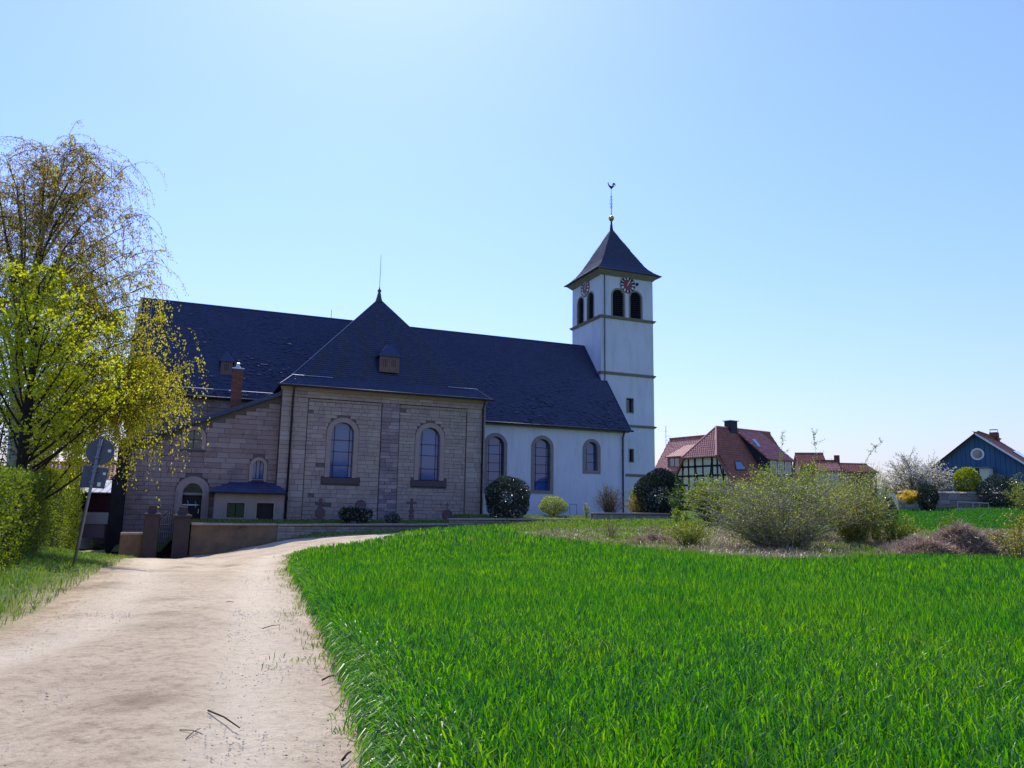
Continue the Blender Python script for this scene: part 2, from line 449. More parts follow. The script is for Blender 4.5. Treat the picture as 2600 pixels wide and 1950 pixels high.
def path_mat():
    mt, nt, out = nodes_mat('dusty_track')
    b = nt.nodes.new('ShaderNodeBsdfPrincipled'); b.inputs['Roughness'].default_value = .95; b.inputs['Specular IOR Level'].default_value = .15
    at = nt.nodes.new('ShaderNodeAttribute'); at.attribute_name = 'rut'
    nt.links.new(mixc(nt, math_n(nt, 'MULTIPLY', at.outputs['Fac'], .85), dirt_color(nt), mixc(nt, .3, (.70, .595, .42), dirt_color(nt))), b.inputs['Base Color'])   # wheels have pressed the ruts smooth and pale
    bp = nt.nodes.new('ShaderNodeBump'); bp.inputs['Strength'].default_value = 1.0; bp.inputs['Distance'].default_value = .055
    h = math_n(nt, 'ADD', noise(nt, 5, 9, .72), math_n(nt, 'MULTIPLY', noise(nt, 34, 5, .75), .4))
    nt.links.new(h, bp.inputs['Height']); nt.links.new(bp.outputs[0], b.inputs['Normal'])
    nt.links.new(b.outputs[0], out.inputs[0]); return mt
st = .2
xs = np.arange(-46, 2, st); ys = np.arange(-9, 61, st)
CX, CY = np.meshgrid(xs + st / 2, ys + st / 2)
cc = np.stack([CX.ravel(), CY.ravel()], 1)
keep = inside(cc, PATH) & (edge_dist(cc, PATH) > .12 + .12 * wobble(cc[:, 0] * 2, cc[:, 1] * 2))
keep = keep.reshape(CX.shape)
VX, VY = np.meshgrid(np.append(xs, xs[-1] + st), np.append(ys, ys[-1] + st))
q = np.stack([VX.ravel(), VY.ravel()], 1)
din = edge_dist(q, PATH) * np.where(inside(q, PATH), 1, -1)
rel = np.clip(din / .8, 0, 1)
dr = np.abs(din - .95); dl = np.abs(din - 2.6)
rut = -.055 * np.exp(-(dr / .25) ** 2) - .045 * np.exp(-(dl / .28) ** 2) + .02 * np.exp(-((din - 1.75) / .4) ** 2)
VZ = ground(q[:, 0], q[:, 1]) - .025 + .032 * np.clip((din + .05) / .5 + .25 * wobble(q[:, 0] * 2.3, q[:, 1] * 2.9), 0, 1) + np.clip(din / 1.6, 0, 1) * (.035 + rut + .008 * wobble(q[:, 0] * 3.1, q[:, 1] * 2.7))
ii = np.arange(VX.size).reshape(VX.shape)
F = np.stack([ii[:-1, :-1], ii[:-1, 1:], ii[1:, 1:], ii[1:, :-1]], -1)[keep]
used, inv = np.unique(F, return_inverse=True)
pm = np_mesh('path', np.stack([q[:, 0], q[:, 1], VZ], 1)[used], inv.reshape(-1, 4))
cr_ = (np.exp(-(dr / .45) ** 2) * .9 + np.exp(-(dl / .4) ** 2) * .35)[used]
pca = pm.color_attributes.new('rut', 'FLOAT_COLOR', 'POINT'); pca.data.foreach_set('color', np.stack([cr_, cr_, cr_, np.ones_like(cr_)], 1).astype(np.float32).ravel())
tag(link('path', pm, path_mat(), smooth=True), kind='structure')

# far hills
mb = MB()
for (az0, az1, dist, hgt, sd_) in ((-180, 180, 1500, 95, 1),):
    az = np.linspace(R(az0), R(az1), 120)
    prof = hgt * (.75 + .3 * np.sin(az * 5 + sd_) + .12 * np.sin(az * 17 + 2) + .05 * np.sin(az * 61) + .04 * np.sin(az * 143))
    rows = [(dist, -5), (dist + 250, .55), (dist + 600, 1.0), (dist + 1000, -.1)]
    for d_, k_ in rows:
        for a_, p_ in zip(az, prof): mb.v.append((d_ * math.sin(a_), d_ * math.cos(a_), p_ * k_ if k_ > 0 else -5))
    for r_ in range(3):
        for i in range(119): mb.f.append((r_ * 120 + i, r_ * 120 + i + 1, (r_ + 1) * 120 + i + 1, (r_ + 1) * 120 + i))
M['hill'] = surf('wooded_hill', (.05, .08, .07), (.035, .06, .055), .02, .95)
tag(mb.obj('hill', M['hill'], smooth=True), kind='structure')

# ------------------------------------------------------------------ wall and window helpers (church frame: x along nave, y into depth, z up)
YAW = 1.185
CH_O = np.array([-8.69, 54.0, 0.0]); CH_RZ = math.pi / 2 - YAW
def church_local(p):
    d = np.asarray(p) - CH_O; c, s = math.cos(CH_RZ), math.sin(CH_RZ)
    return np.array([c * d[0] + s * d[1], -s * d[0] + c * d[1], d[2]])
def church_world(x, y, z=0.0):
    c, s = math.cos(CH_RZ), math.sin(CH_RZ)
    return np.array([CH_O[0] + c * x - s * y, CH_O[1] + s * x + c * y, z])
def on_y(px, py, y):
    """church-frame point where the pixel's ray meets the plane y = const"""
    o = church_local(CAM); t = church_local(CAM + ray(px, py)) - o
    return o + t * ((y - o[1]) / t[1])

def arch(cx, w, z0, zs, n=14, flat=1.0):
    """outline of a round-headed opening, counter-clockwise seen from the front"""
    h = w / 2
    pts = [(cx - h, z0), (cx + h, z0)]
    for i in range(n + 1):
        a = math.pi * i / n
        pts.append((cx + h * math.cos(a), zs + h * flat * math.sin(a)))
    return pts
def rect(x0, x1, z0, z1): return [(x0, z0), (x1, z0), (x1, z1), (x0, z1)]

def holed(outline, holes, mapf):
    """flat wall sheet with holes; mapf (u, v) -> 3D"""
    bm = bmesh.new(); edges = []
    for loop in [outline] + holes:
        vs_ = [bm.verts.new((p[0], p[1], 0)) for p in loop]
        for i in range(len(vs_)): edges.append(bm.edges.new((vs_[i], vs_[(i + 1) % len(vs_)])))
    bmesh.ops.triangle_fill(bm, use_beauty=True, use_dissolve=False, edges=edges, normal=(0, 0, 1))
    bm.verts.index_update()
    v = [mapf(p.co.x, p.co.y) for p in bm.verts]
    f = [tuple(q.index for q in fc.verts) for fc in bm.faces]
    bm.free(); return v, f

def clip_rect(poly, x0, x1, z0, z1):
    def cl(P, ins, inter):
        out = []
        for i in range(len(P)):
            a, b = P[i - 1], P[i]
            if ins(b):
                if not ins(a): out.append(inter(a, b))
                out.append(b)
            elif ins(a): out.append(inter(a, b))
        return out
    def ix(c): return lambda a, b: (c, a[1] + (b[1] - a[1]) * (c - a[0]) / (b[0] - a[0]))
    def iz(c): return lambda a, b: (a[0] + (b[0] - a[0]) * (c - a[1]) / (b[1] - a[1]), c)
    for ins, inter in ((lambda p: p[0] >= x0, ix(x0)), (lambda p: p[0] <= x1, ix(x1)), (lambda p: p[1] >= z0, iz(z0)), (lambda p: p[1] <= z1, iz(z1))):
        if not poly: return []
        poly = cl(poly, ins, inter)
    return poly

def ring(inner, outer, yf, yb):
    """flat frame between two outlines with the same number of points, from yf back to yb"""
    m_ = MB(); n = len(inner)
    v = [(p[0], yf, p[1]) for p in inner] + [(p[0], yf, p[1]) for p in outer] + [(p[0], yb, p[1]) for p in inner] + [(p[0], yb, p[1]) for p in outer]
    f = []
    for i in range(n):
        j = (i + 1) % n
        f += [(i, j, n + j, n + i), (i, 2 * n + i, 2 * n + j, j), (n + i, n + j, 3 * n + j, 3 * n + i)]
    return m_.add(v, f)

def window(parent, outline, xs_, zs_, yf, yg, surround, m_sur, m_glass=None, name='window', sill=None, reveal=.28, m_sill=None):
    """surround stone ring (part) with panes, glazing bars and sill as sub-parts"""
    w = ring(outline, surround, yf, yg + .03).obj(name, m_sur, parent); recalc(w)
    for i in range(len(xs_) - 1):
        for k in range(len(zs_) - 1):
            poly = clip_rect(outline, xs_[i] + .015, xs_[i + 1] - .015, zs_[k] + .015, zs_[k + 1] - .015)
            if len(poly) < 3: continue
            t_ = random.uniform(-.006, .006); t2 = random.uniform(-.006, .006)
            cx_ = sum(p[0] for p in poly) / len(poly); cz_ = sum(p[1] for p in poly) / len(poly)
            g_ = MB().prism([(p[0], yg + t_ * (p[0] - cx_) + t2 * (p[1] - cz_), p[1]) for p in poly], (0, .02, 0)).obj('pane', m_glass or M['glass'], w); recalc(g_)
    lo = min(p[0] for p in outline); hi = max(p[0] for p in outline); zb = min(p[1] for p in outline); zt = max(p[1] for p in outline)
    for x_ in xs_[1:-1]:
        pl = clip_rect(outline, x_ - .022, x_ + .022, zb, zt)
        if len(pl) > 2: recalc(MB().prism([(p[0], yg - .03, p[1]) for p in pl], (0, .045, 0)).obj('glazing_bar', M['iron'], w))
    for z_ in zs_[1:-1]:
        pl = clip_rect(outline, lo, hi, z_ - .02, z_ + .02)
        if len(pl) > 2: recalc(MB().prism([(p[0], yg - .028, p[1]) for p in pl], (0, .04, 0)).obj('glazing_bar', M['iron'], w))
    if sill:
        x0, x1, z0, z1, out_ = sill
        MB().hexa([(x0, yf - out_, z0), (x1, yf - out_, z0), (x1, yg, z0), (x0, yg, z0)], [(x0, yf - out_, z1 - .05), (x1, yf - out_, z1 - .05), (x1, yg, z1 + .06), (x0, yg, z1 + .06)]).obj('sill', m_sill or M['sill'], w, bevel=.01)
    return w

def stones(x0f, x1f, z0, z1, course, wmin, wmax, gaps, yf, depth, seed, jit=.012, skip=0.0):
    """rectangular stones laid in courses: x0f(z), x1f(z) give the wall ends; gaps(z0, z1) the openings to leave out"""
    rg = random.Random(seed); res = []; z = z0
    while z < z1 - .06:
        h = course * rg.uniform(.75, 1.25); h = min(h, z1 - z)
        if z1 - (z + h) < .1: h = z1 - z
        a = max(x0f(z), x0f(z + h)); b = min(x1f(z), x1f(z + h))
        iv = [(a, b)]
        for (g0, g1) in gaps(z, z + h):
            nv = []
            for (p, q_) in iv:
                if g1 <= p or g0 >= q_: nv.append((p, q_)); continue
                if g0 > p: nv.append((p, g0))
                if g1 < q_: nv.append((g1, q_))
            iv = nv
        for (p, q_) in iv:
            x = p
            while x < q_ - .03:
                w = rg.uniform(wmin, wmax)
                if q_ - (x + w) < wmin * .6: w = q_ - x
                if rg.random() >= skip:
                    res.append((x + .006, x + w - .006, z + .006, z + h - .006, yf + rg.uniform(-jit, jit), depth))
                x += w
        z += h
    return res

def stone_geo(s, rg):
    x0, x1, z0, z1, y, d = s; e = min(.018, (x1 - x0) * .2, (z1 - z0) * .2); j = lambda: rg.uniform(-.005, .005)
    v = [(x0 + e + j(), y, z0 + e + j()), (x1 - e + j(), y + j(), z0 + e + j()), (x1 - e + j(), y, z1 - e + j()), (x0 + e + j(), y + j(), z1 - e + j()),
         (x0, y + .016, z0), (x1, y + .016, z0), (x1, y + .016, z1), (x0, y + .016, z1), (x0, y + d, z0), (x1, y + d, z0), (x1, y + d, z1), (x0, y + d, z1)]
    f = [(0, 1, 2, 3)]
    for i in range(4):
        k = (i + 1) % 4
        f += [(4 + i, 4 + k, k, i), (8 + i, 8 + k, 4 + k, 4 + i)]
    return v, f

def lay(stone_list, parent, mat, n_single, name='stone_block', rest='small_stone_masonry', seed=3):
    rg = random.Random(seed)
    order = sorted(stone_list, key=lambda s: -(s[1] - s[0]) * (s[3] - s[2]))
    for s in order[:n_single]:
        v, f = stone_geo(s, rg); MB().add(v, f).obj(name, mat, parent)
    if order[n_single:]:
        mb_ = MB()
        for s in order[n_single:]:
            v, f = stone_geo(s, rg); mb_.add(v, f)
        tag(mb_.obj(rest, mat, parent), kind='stuff')

def slates(poly, tile_w, tile_h, mat, parent, name, lift=.02, tilt=.02, seed=1, gap=.004, proud=.016, wave=0.0, edge=True):
    """rows of slates covering a planar 3D polygon; poly[0]->poly[1] is the eaves line"""
    rg = np.random.default_rng(seed)
    P = [np.array(p, float) for p in poly]
    ex = P[1] - P[0]; ex /= np.linalg.norm(ex)
    nrm = np.zeros(3)
    for i in range(len(P)): nrm += np.cross(P[i] - P[0], P[(i + 1) % len(P)] - P[0])
    nrm /= np.linalg.norm(nrm)
    if nrm[2] < 0: nrm = -nrm
    es = np.cross(nrm, ex)
    if es[2] < 0: es = -es
    uv = np.array([((p - P[0]) @ ex, (p - P[0]) @ es) for p in P])
    umin, vmin = uv.min(0); umax, vmax = uv.max(0)
    nr = int((vmax - vmin) / tile_h) + 1; ncol = int((umax - umin) / tile_w) + 2
    rr, cc_ = np.meshgrid(np.arange(nr), np.arange(ncol), indexing='ij')
    rr = rr.ravel(); cc_ = cc_.ravel()
    u0 = umin + (cc_ - .5 * (rr % 2)) * tile_w + rg.uniform(-.01, .01, len(rr)); v0 = vmin + rr * tile_h
    ctr = np.stack([u0 + tile_w / 2, np.minimum(v0 + tile_h * .5, vmax - 1e-3)], 1)
    k = inside(ctr, uv); u0, v0 = u0[k], v0[k]; n = len(u0)
    u1 = u0 + tile_w - gap; v1 = v0 + tile_h * 1.15
    def span(vv):
        lo = np.full(n, 1e9); hi = np.full(n, -1e9)
        for i in range(len(uv)):
            a, b = uv[i], uv[(i + 1) % len(uv)]
            if abs(b[1] - a[1]) < 1e-9: continue
            t = (vv - a[1]) / (b[1] - a[1]); ok = (t >= -1e-6) & (t <= 1 + 1e-6); x = a[0] + t * (b[0] - a[0])
            lo = np.where(ok, np.minimum(lo, x), lo); hi = np.where(ok, np.maximum(hi, x), hi)
        return lo, hi
    lo, hi = span(np.clip(v0 + tile_h * .5, vmin, vmax - 1e-3))
    u0 = np.maximum(u0, lo); u1 = np.minimum(u1, hi); k = u1 - u0 > .02; u0, u1, v0, v1 = u0[k], u1[k], v0[k], v1[k]; n = len(u0)
    pat = np.clip(.5 + .35 * np.sin(u0 * .9 + 1.3 * np.sin(v0 * .7 + seed)) * np.sin(v0 * 1.1 + seed) + .7 * (.55 - (v0 - vmin) / (vmax - vmin + 1e-6)), .15, 1.0)
    a1 = tilt * (.14 * rg.random(n) + (rg.random(n) < .42 * pat) * rg.uniform(.25, 1, n)) * pat; a2 = rg.uniform(-tilt, tilt, n) * .12 * pat
    hL = lift + proud + a1 + a2; hR = lift + proud + a1 - a2; hT = lift + 0 * a1
    def pt(u, v_, h): return P[0] + u[:, None] * ex + v_[:, None] * es + h[:, None] * nrm
    q_ = [pt(u0, v0, hL), pt(u1, v0, hR), pt(u1, v1, hT), pt(u0, v1, hT), pt(u0, v0, hT - lift * .9), pt(u1, v0, hT - lift * .9)]
    Vv = np.stack(q_, 1).reshape(-1, 3); b_ = np.arange(n)[:, None] * 6
    Fv = np.concatenate([b_ + np.array([0, 1, 2, 3]), b_ + np.array([4, 5, 1, 0])])
    if wave:
        um = (u0 + u1) / 2
        c0 = pt(um, v0, (hL + hR) / 2 + wave); c1 = pt(um, v1, hT + wave)
        Vv = np.stack([q_[0], c0, q_[1], q_[2], c1, q_[3], q_[4], q_[5]], 1).reshape(-1, 3); b_ = np.arange(n)[:, None] * 8
        Fv = np.concatenate([b_ + np.array([0, 1, 4, 5]), b_ + np.array([1, 2, 3, 4]), b_ + np.array([6, 7, 1, 0])])
    o = link(name, np_mesh(name, Vv, Fv), mat, parent); tag(o, kind='stuff'); return o

# ------------------------------------------------------------------ the church
church = empty('church', tuple(CH_O), CH_RZ, 'long slate-roofed church with brown sandstone transept and white-rendered nave', 'church')
def cpart(mb_, name, mat, smooth=False, bevel=0.0, parent=None):
    return mb_.obj(name, mat, parent or church, smooth, bevel)

# --- transept front
GX0, GX1, GTOP = -7.3, 7.3, 9.68
W1 = [arch(c, 1.54, 3.73, 6.75) for c in (-3.12, 3.12)]
W1o = [arch(c, 2.2, 3.73, 6.75) for c in (-3.12, 3.12)]
v, f = holed(rect(GX0, GX1, -.6, GTOP), W1, lambda a, b: (a, .13, b))
mb = MB().add(v, f)
mb.face([(GX0, .13, -.6), (GX0, .13, GTOP), (GX0, 13, GTOP), (GX0, 13, -.6)]); mb.face([(GX1, .13, -.6), (GX1, 13, -.6), (GX1, 13, GTOP), (GX1, .13, GTOP)])
cpart(mb, 'transept_wall', M['mortar'])
for c, o_, so_ in zip((-3.12, 3.12), W1, W1o):
    window(church, o_, [c - .77, c - .52, c + .52, c + .77], [3.73, 4.55, 5.5, 6.3, 7.6], .045, .40, so_, M['ashlar'], sill=(c - 1.3, c + 1.3, 3.28, 3.73, .05))
def arch_gap(c, hw, z0, zs):
    def g(a, b):
        if b <= z0: return None
        if a >= zs + hw: return None
        w = hw if a <= zs else math.sqrt(max(0, hw * hw - (a - zs) ** 2))
        return (c - w, c + w)
    return g
gg = [arch_gap(c, 1.11, 3.72, 6.75) for c in (-3.12, 3.12)]
sills = [(c - 1.32, c + 1.32) for c in (-3.12, 3.12)]
def ggaps(a, b):
    r = [g(a, b) for g in gg]; r = [k for k in r if k]
    if a < 3.74 and b > 3.27: r += sills
    return r
panel = stones(lambda z: -5.55, lambda z: -.5, -.4, 8.99, .27, .28, .85, ggaps, .075, .06, 21, .016, .01) + \
        stones(lambda z: .84, lambda z: 5.82, -.4, 8.99, .27, .28, .85, ggaps, .075, .06, 22, .016, .01)
les = stones(lambda z: GX0, lambda z: -5.6, -.4, 9.05, .34, .45, 1.0, lambda a, b: [], -.01, .14, 23, .01) + \
      stones(lambda z: 5.87, lambda z: GX1, -.4, 9.05, .34, .45, 1.0, lambda a, b: [], -.01, .14, 24, .01) + \
      stones(lambda z: GX0, lambda z: GX1, 9.06, 9.5, .24, .5, 1.3, lambda a, b: [], -.015, .14, 25, .008)
mid = stones(lambda z: -.45, lambda z: .79, -.4, 9.05, .26, .35, .75, lambda a, b: [], -.01, .14, 26, .02)
lay(panel, church, M['stone'], 150); lay(les, church, M['stone'], 50); lay(mid, church, M['lesene'], 30)
mb = MB(); mb2 = MB()
for k in range(24):
    x = -5.45 + k * .215
    if x < -.7: mb.box(x, .0, 8.86, x + .19, .1, 9.0)
    if x + 6.4 < 5.75: mb2.box(x + 6.36, .0, 8.86, x + 6.55, .1, 9.0)
cpart(mb, 'dentil_course', M['coping']); cpart(mb2, 'dentil_course', M['coping'])
cpart(MB().hexa([(GX0 - .04, -.06, 9.5), (GX1 + .04, -.06, 9.5), (GX1 + .04, .2, 9.5), (GX0 - .04, .2, 9.5)], [(GX0 - .15, -.26, 9.72), (GX1 + .15, -.26, 9.72), (GX1 + .15, .2, 9.72), (GX0 - .15, .2, 9.72)]), 'cornice', M['ashlar'])

# --- transept roof (hipped, with a flared foot)
E0 = (-7.56, -.5, 9.78); E1 = (7.56, -.5, 9.78); B0 = (-6.72, .4, 10.55); B1 = (6.72, .4, 10.55); AP = (0, 5.1, 18.0); RB = (0, 13.4, 18.0)
E2 = (7.56, 12, 9.78); B2 = (6.72, 12, 10.55); E3 = (-7.56, 12, 9.78); B3 = (-6.72, 12, 10.55)
mb = MB()
for q_ in ([E0, E1, B1, B0], [B0, B1, AP], [E1, E2, B2, B1], [B1, B2, RB, AP], [E3, E0, B0, B3], [B3, B0, AP, RB]): mb.face(q_)
troof = cpart(mb, 'transept_roof', M['slate'])
slates([E0, E1, B1, B0], .26, .2, M['slate'], troof, 'slate_rows', seed=31, tilt=.012)
slates([B0, B1, AP], .26, .2, M['slate'], troof, 'slate_rows', seed=32, tilt=.006)
slates([E3, E0, B0, B3], .26, .2, M['slate'], troof, 'slate_rows', seed=33, tilt=.02)
slates([B3, B0, AP, RB], .26, .2, M['slate'], troof, 'slate_rows', seed=34, tilt=.02)
mb = MB()
for a_, b_ in ((B0, AP), (B1, AP), (E0, B0), (E1, B1)): mb.tube([np.array(a_) + (0, 0, .03), np.array(b_) + (0, 0, .03)], .05, k=6)
cpart(mb, 'hip_flashing', M['slate'], parent=troof)
cpart(MB().lathe([(.34, -.35), (.2, .1), (.12, .5), (.09, .55), (.15, .62), (.15, .72), (.06, .8), (.035, .95), (.02, 1.0), (.02, 2.2), (.012, 3.65), (.002, 3.7)], AP, 10), 'lightning_rod', M['copper'], True, parent=troof)
cpart(MB().tube([(-2.4, 13.4, 17.9), (-2.4, 13.4, 18.85)], .02, k=5), 'roof_spike', M['iron'])
def gutter(pts, name='gutter', r=.085):
    return cpart(MB().tube(pts, r, k=8), name, M['lead'], True)
gutter([(-7.75, -.56, 9.76), (7.75, -.56, 9.76)])
for (xa, xb) in ((-6.75, -4.0), (4.4, 6.75)):
    sg = MB().tube([(xa, .28, 10.62), (xb, .28, 10.62)], .025, k=5)
    x = xa + .1
    while x < xb: sg.tube([(x, .28, 10.62), (x, .42, 10.56)], .014, k=4); x += .65
    cpart(sg, 'snow_guard', M['zinc'])
def downpipe(x, y, ztop, zbot, yeave):
    d_ = MB().tube([(x, yeave, ztop + .1), (x, yeave, ztop - .1), (x, y, ztop - .55), (x, y, zbot)], .07, k=8)
    for z in np.arange(zbot + .6, ztop - .6, 1.9): d_.tube([(x, y, z), (x, y, z + .09)], .088, k=8)
    return cpart(d_, 'downpipe', M['lead'], True)
downpipe(-6.62, -.14, 9.7, .4, -.5); downpipe(7.06, -.14, 9.7, .6, -.5)

def shutter_dormer(x0, x1, y, z0, z1, yb, ztop, zb, leaves):
    """wooden louvre dormer: cheeks, front frame, slotted shutters, small slate roof"""
    cx_ = (x0 + x1) / 2
    d_ = MB().box(x0, y + .04, z0, x1, yb, z1); dm = cpart(d_, 'dormer', M['slate'])
    fr = MB().box(x0 - .03, y, z0 - .05, x1 + .03, y + .07, z0 + .06).box(x0 - .03, y, z1 - .08, x1 + .03, y + .07, z1 + .04)
    fr.box(x0 - .03, y, z0 + .06, x0 + .07, y + .07, z1 - .08).box(x1 - .07, y, z0 + .06, x1 + .03, y + .07, z1 - .08)
    fr.obj('dormer_frame', M['shutter'], dm)
    w = (x1 - x0 - .16) / leaves
    for k in range(leaves):
        xa = x0 + .08 + k * w; MB().box(xa + .01, y + .015, z0 + .07, xa + w - .01, y + .05, z1 - .09).obj('shutter', M['shutter'], dm)
        sl = MB()
        for s_ in range(3):
            xx = xa + w * (.28 + .2 * s_); sl.box(xx - .018, y + .008, z0 + (z1 - z0) * .3, xx + .018, y + .03, z0 + (z1 - z0) * .78)
        sl.obj('shutter_slots', M['black'], dm)
    e = .15; ym = y + .42
    rf = MB().face([(x0 - e, y - .1, z1 + .02), (x1 + e, y - .1, z1 + .02), (cx_ + .1, ym, ztop), (cx_ - .1, ym, ztop)])
    rf.face([(x1 + e, y - .1, z1 + .02), (x1 + e, yb, z1 + .02), (cx_ + .1, zb, ztop), (cx_ + .1, ym, ztop)]).face([(x0 - e, yb, z1 + .02), (x0 - e, y - .1, z1 + .02), (cx_ - .1, ym, ztop), (cx_ - .1, zb, ztop)])
    rf.face([(cx_ - .1, ym, ztop), (cx_ + .1, ym, ztop), (cx_ + .1, zb, ztop), (cx_ - .1, zb, ztop)])
    rf.box(x0 - e, y - .1, z1 - .04, x1 + e, yb, z1 + .015)
    rf.obj('dormer_roof', M['slate'], dm)
shutter_dormer(-.64, .74, .62, 11.45, 12.6, 2.6, 13.55, 2.75, 2)
shutter_dormer(-11.17, -10.4, 7.75, 11.45, 12.5, 9.3, 13.25, 9.6, 1)

# --- nave, sandstone part on the left
cpart(MB().face([(-17, 6.5, -1), (-7.2, 6.5, -1), (-7.2, 6.5, 9.6), (-17, 6.5, 9.6)]).face([(-17, 6.5, -1), (-17, 6.5, 9.6), (-17, 13.4, 17.8), (-17, 20.4, 9.6), (-17, 20.4, -1)]), 'nave_wall', M['stone_wing'])
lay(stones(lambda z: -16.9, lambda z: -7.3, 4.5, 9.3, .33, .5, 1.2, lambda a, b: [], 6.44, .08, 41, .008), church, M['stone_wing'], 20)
NL = [(-17.35, 6.1, 9.5), (-6.0, 6.1, 9.5), (0, 13.4, 18.0), (-17.35, 13.4, 18.0)]
NLp = [(-17.35, 6.1, 9.5), (1, 6.1, 9.5), (1, 13.4, 18.0), (-17.35, 13.4, 18.0)]
mb = MB().face(NLp).face([(-17.35, 20.7, 9.5), (-17.35, 13.4, 18.0), (1, 13.4, 18.0), (1, 20.7, 9.5)])
nroof = cpart(mb, 'nave_roof', M['slate'])
slates(NL, .27, .21, M['slate'], nroof, 'slate_rows', seed=35, tilt=.075)
cpart(MB().tube([(-17.35, 13.4, 18.04), (1, 13.4, 18.04)], .09, k=7), 'ridge_tiles', M['slate'], parent=nroof)
cpart(MB().hexa([(-17.5, 6.0, 9.4), (-17.3, 6.0, 9.4), (-17.3, 13.4, 17.9), (-17.5, 13.4, 17.9)], [(-17.5, 5.95, 9.62), (-17.3, 5.95, 9.62), (-17.3, 13.35, 18.12), (-17.5, 13.35, 18.12)]), 'verge', M['lead'], parent=nroof)
gutter([(-17.4, 6.02, 9.44), (-6.5, 6.02, 9.44)])
cpart(MB().tube([(-17.0, 6.45, 10.1), (-7.0, 6.45, 10.1)], .022, k=5), 'snow_guard', M['zinc'])
cpart(MB().tube([(-16.6, 6.2, 9.75), (-16.6, 13.4, 18.1)], .012, k=4), 'lightning_cable', M['zinc'])

# --- lean-to wing left of the transept
VS = .431
def verge_z(x): return 9.28 + (x + 7.29) * VS
wing_holes = [arch(-12.6, 1.0, 5.3, 6.0), arch(-8.48, .7, 3.46, 4.34), arch(-12.4, 1.16, -.5, 2.5)]
v, f = holed([(-16.35, -1.8), (-7.3, -1.8), (-7.3, 9.2), (-16.35, verge_z(-16.35) - .1)], wing_holes, lambda a, b: (a, .69, b))
mb = MB().add(v, f).face([(-16.35, .69, -1.8), (-16.35, .69, 5.2), (-16.35, 6.5, 5.2), (-16.35, 6.5, -1.8)])
cpart(mb, 'wing_wall', M['mortar'])
wg = [arch_gap(-12.6, .76, 5.2, 6.0), arch_gap(-8.48, .58, 3.2, 4.34), arch_gap(-12.4, 1.02, -2, 2.5)]
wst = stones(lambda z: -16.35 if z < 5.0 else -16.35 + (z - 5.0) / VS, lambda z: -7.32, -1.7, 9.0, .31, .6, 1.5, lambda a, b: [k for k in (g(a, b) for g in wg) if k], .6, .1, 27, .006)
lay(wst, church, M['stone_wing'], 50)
window(church, wing_holes[0], [-13.1, -12.6, -12.1], [5.3, 5.9, 6.6], .57, .85, arch(-12.6, 1.5, 5.2, 6.0), M['ashlar'], sill=(-13.3, -11.9, 5.1, 5.3, .04), m_glass=M['glass_dark'])
window(church, wing_holes[1], [-8.83, -8.6, -8.36, -8.13], [3.46, 4.8], .57, .85, arch(-8.48, 1.14, 3.3, 4.34), M['ashlar'], sill=(-8.85, -8.1, 3.3, 3.46, .03), m_glass=M['glass'])
sl = MB().hexa([(-16.6, .32, verge_z(-16.6) - .12), (-7.25, .32, verge_z(-7.25) - .12), (-7.25, 6.5, verge_z(-7.25) - .12), (-16.6, 6.5, verge_z(-16.6) - .12)],
               [(-16.6, .32, verge_z(-16.6) + .16), (-7.25, .32, verge_z(-7.25) + .16), (-7.25, 6.5, verge_z(-7.25) + .16), (-16.6, 6.5, verge_z(-16.6) + .16)])
cpart(sl, 'wing_roof', M['slate'])
# portal
pd_ = ring(arch(-12.4, 1.16, -.5, 2.5), arch(-12.4, 2.04, -.5, 2.5), .54, .95).obj('portal', M['ashlar'], church); recalc(pd_)
MB().box(-13.0, .8, 2.32, -11.8, .94, 2.48).obj('transom', M['ashlar'], pd_)
tre = [(-12.97, 2.49), (-11.83, 2.49), (-11.86, 2.66), (-11.97, 2.76), (-12.12, 2.8), (-12.15, 2.95), (-12.25, 3.03), (-12.4, 3.06), (-12.55, 3.03), (-12.65, 2.95), (-12.68, 2.8), (-12.83, 2.76), (-12.94, 2.66)]
recalc(MB().prism([(p[0], .86, p[1]) for p in tre], (0, .06, 0)).obj('tympanum_glass', M['glass_dark'], pd_))
cpart(MB().box(-13.0, .93, 2.4, -11.8, .99, 3.15), 'tympanum', M['ashlar'], parent=pd_)
dl = [(-12.98, -.5), (-11.82, -.5), (-11.82, 2.05), (-11.95, 2.3), (-12.85, 2.3), (-12.98, 2.05)]
dr_ = recalc(MB().prism([(p[0], .88, p[1]) for p in dl], (0, .08, 0)).obj('door', M['oak'], church))
hb = MB().box(-13.0, .84, 1.66, -12.05, .875, 1.74)
for (hx, hz, a_) in ((-12.05, 1.7, 0), (-12.2, 1.74, 60), (-12.2, 1.66, -60), (-12.62, 1.76, 90), (-12.62, 1.64, -90)):
    hb.tube([(hx, .855, hz), (hx + .12 * math.cos(R(a_)), .855, hz + .12 * math.sin(R(a_))), (hx + .1 * math.cos(R(a_)) - .06, .855, hz + .2 * math.sin(R(a_)))], .022, k=5)
hb.obj('hinge_strap', M['hinge'], dr_); MB().box(-11.99, .82, 1.15, -11.95, .86, 1.45).obj('handle', M['hinge'], dr_)
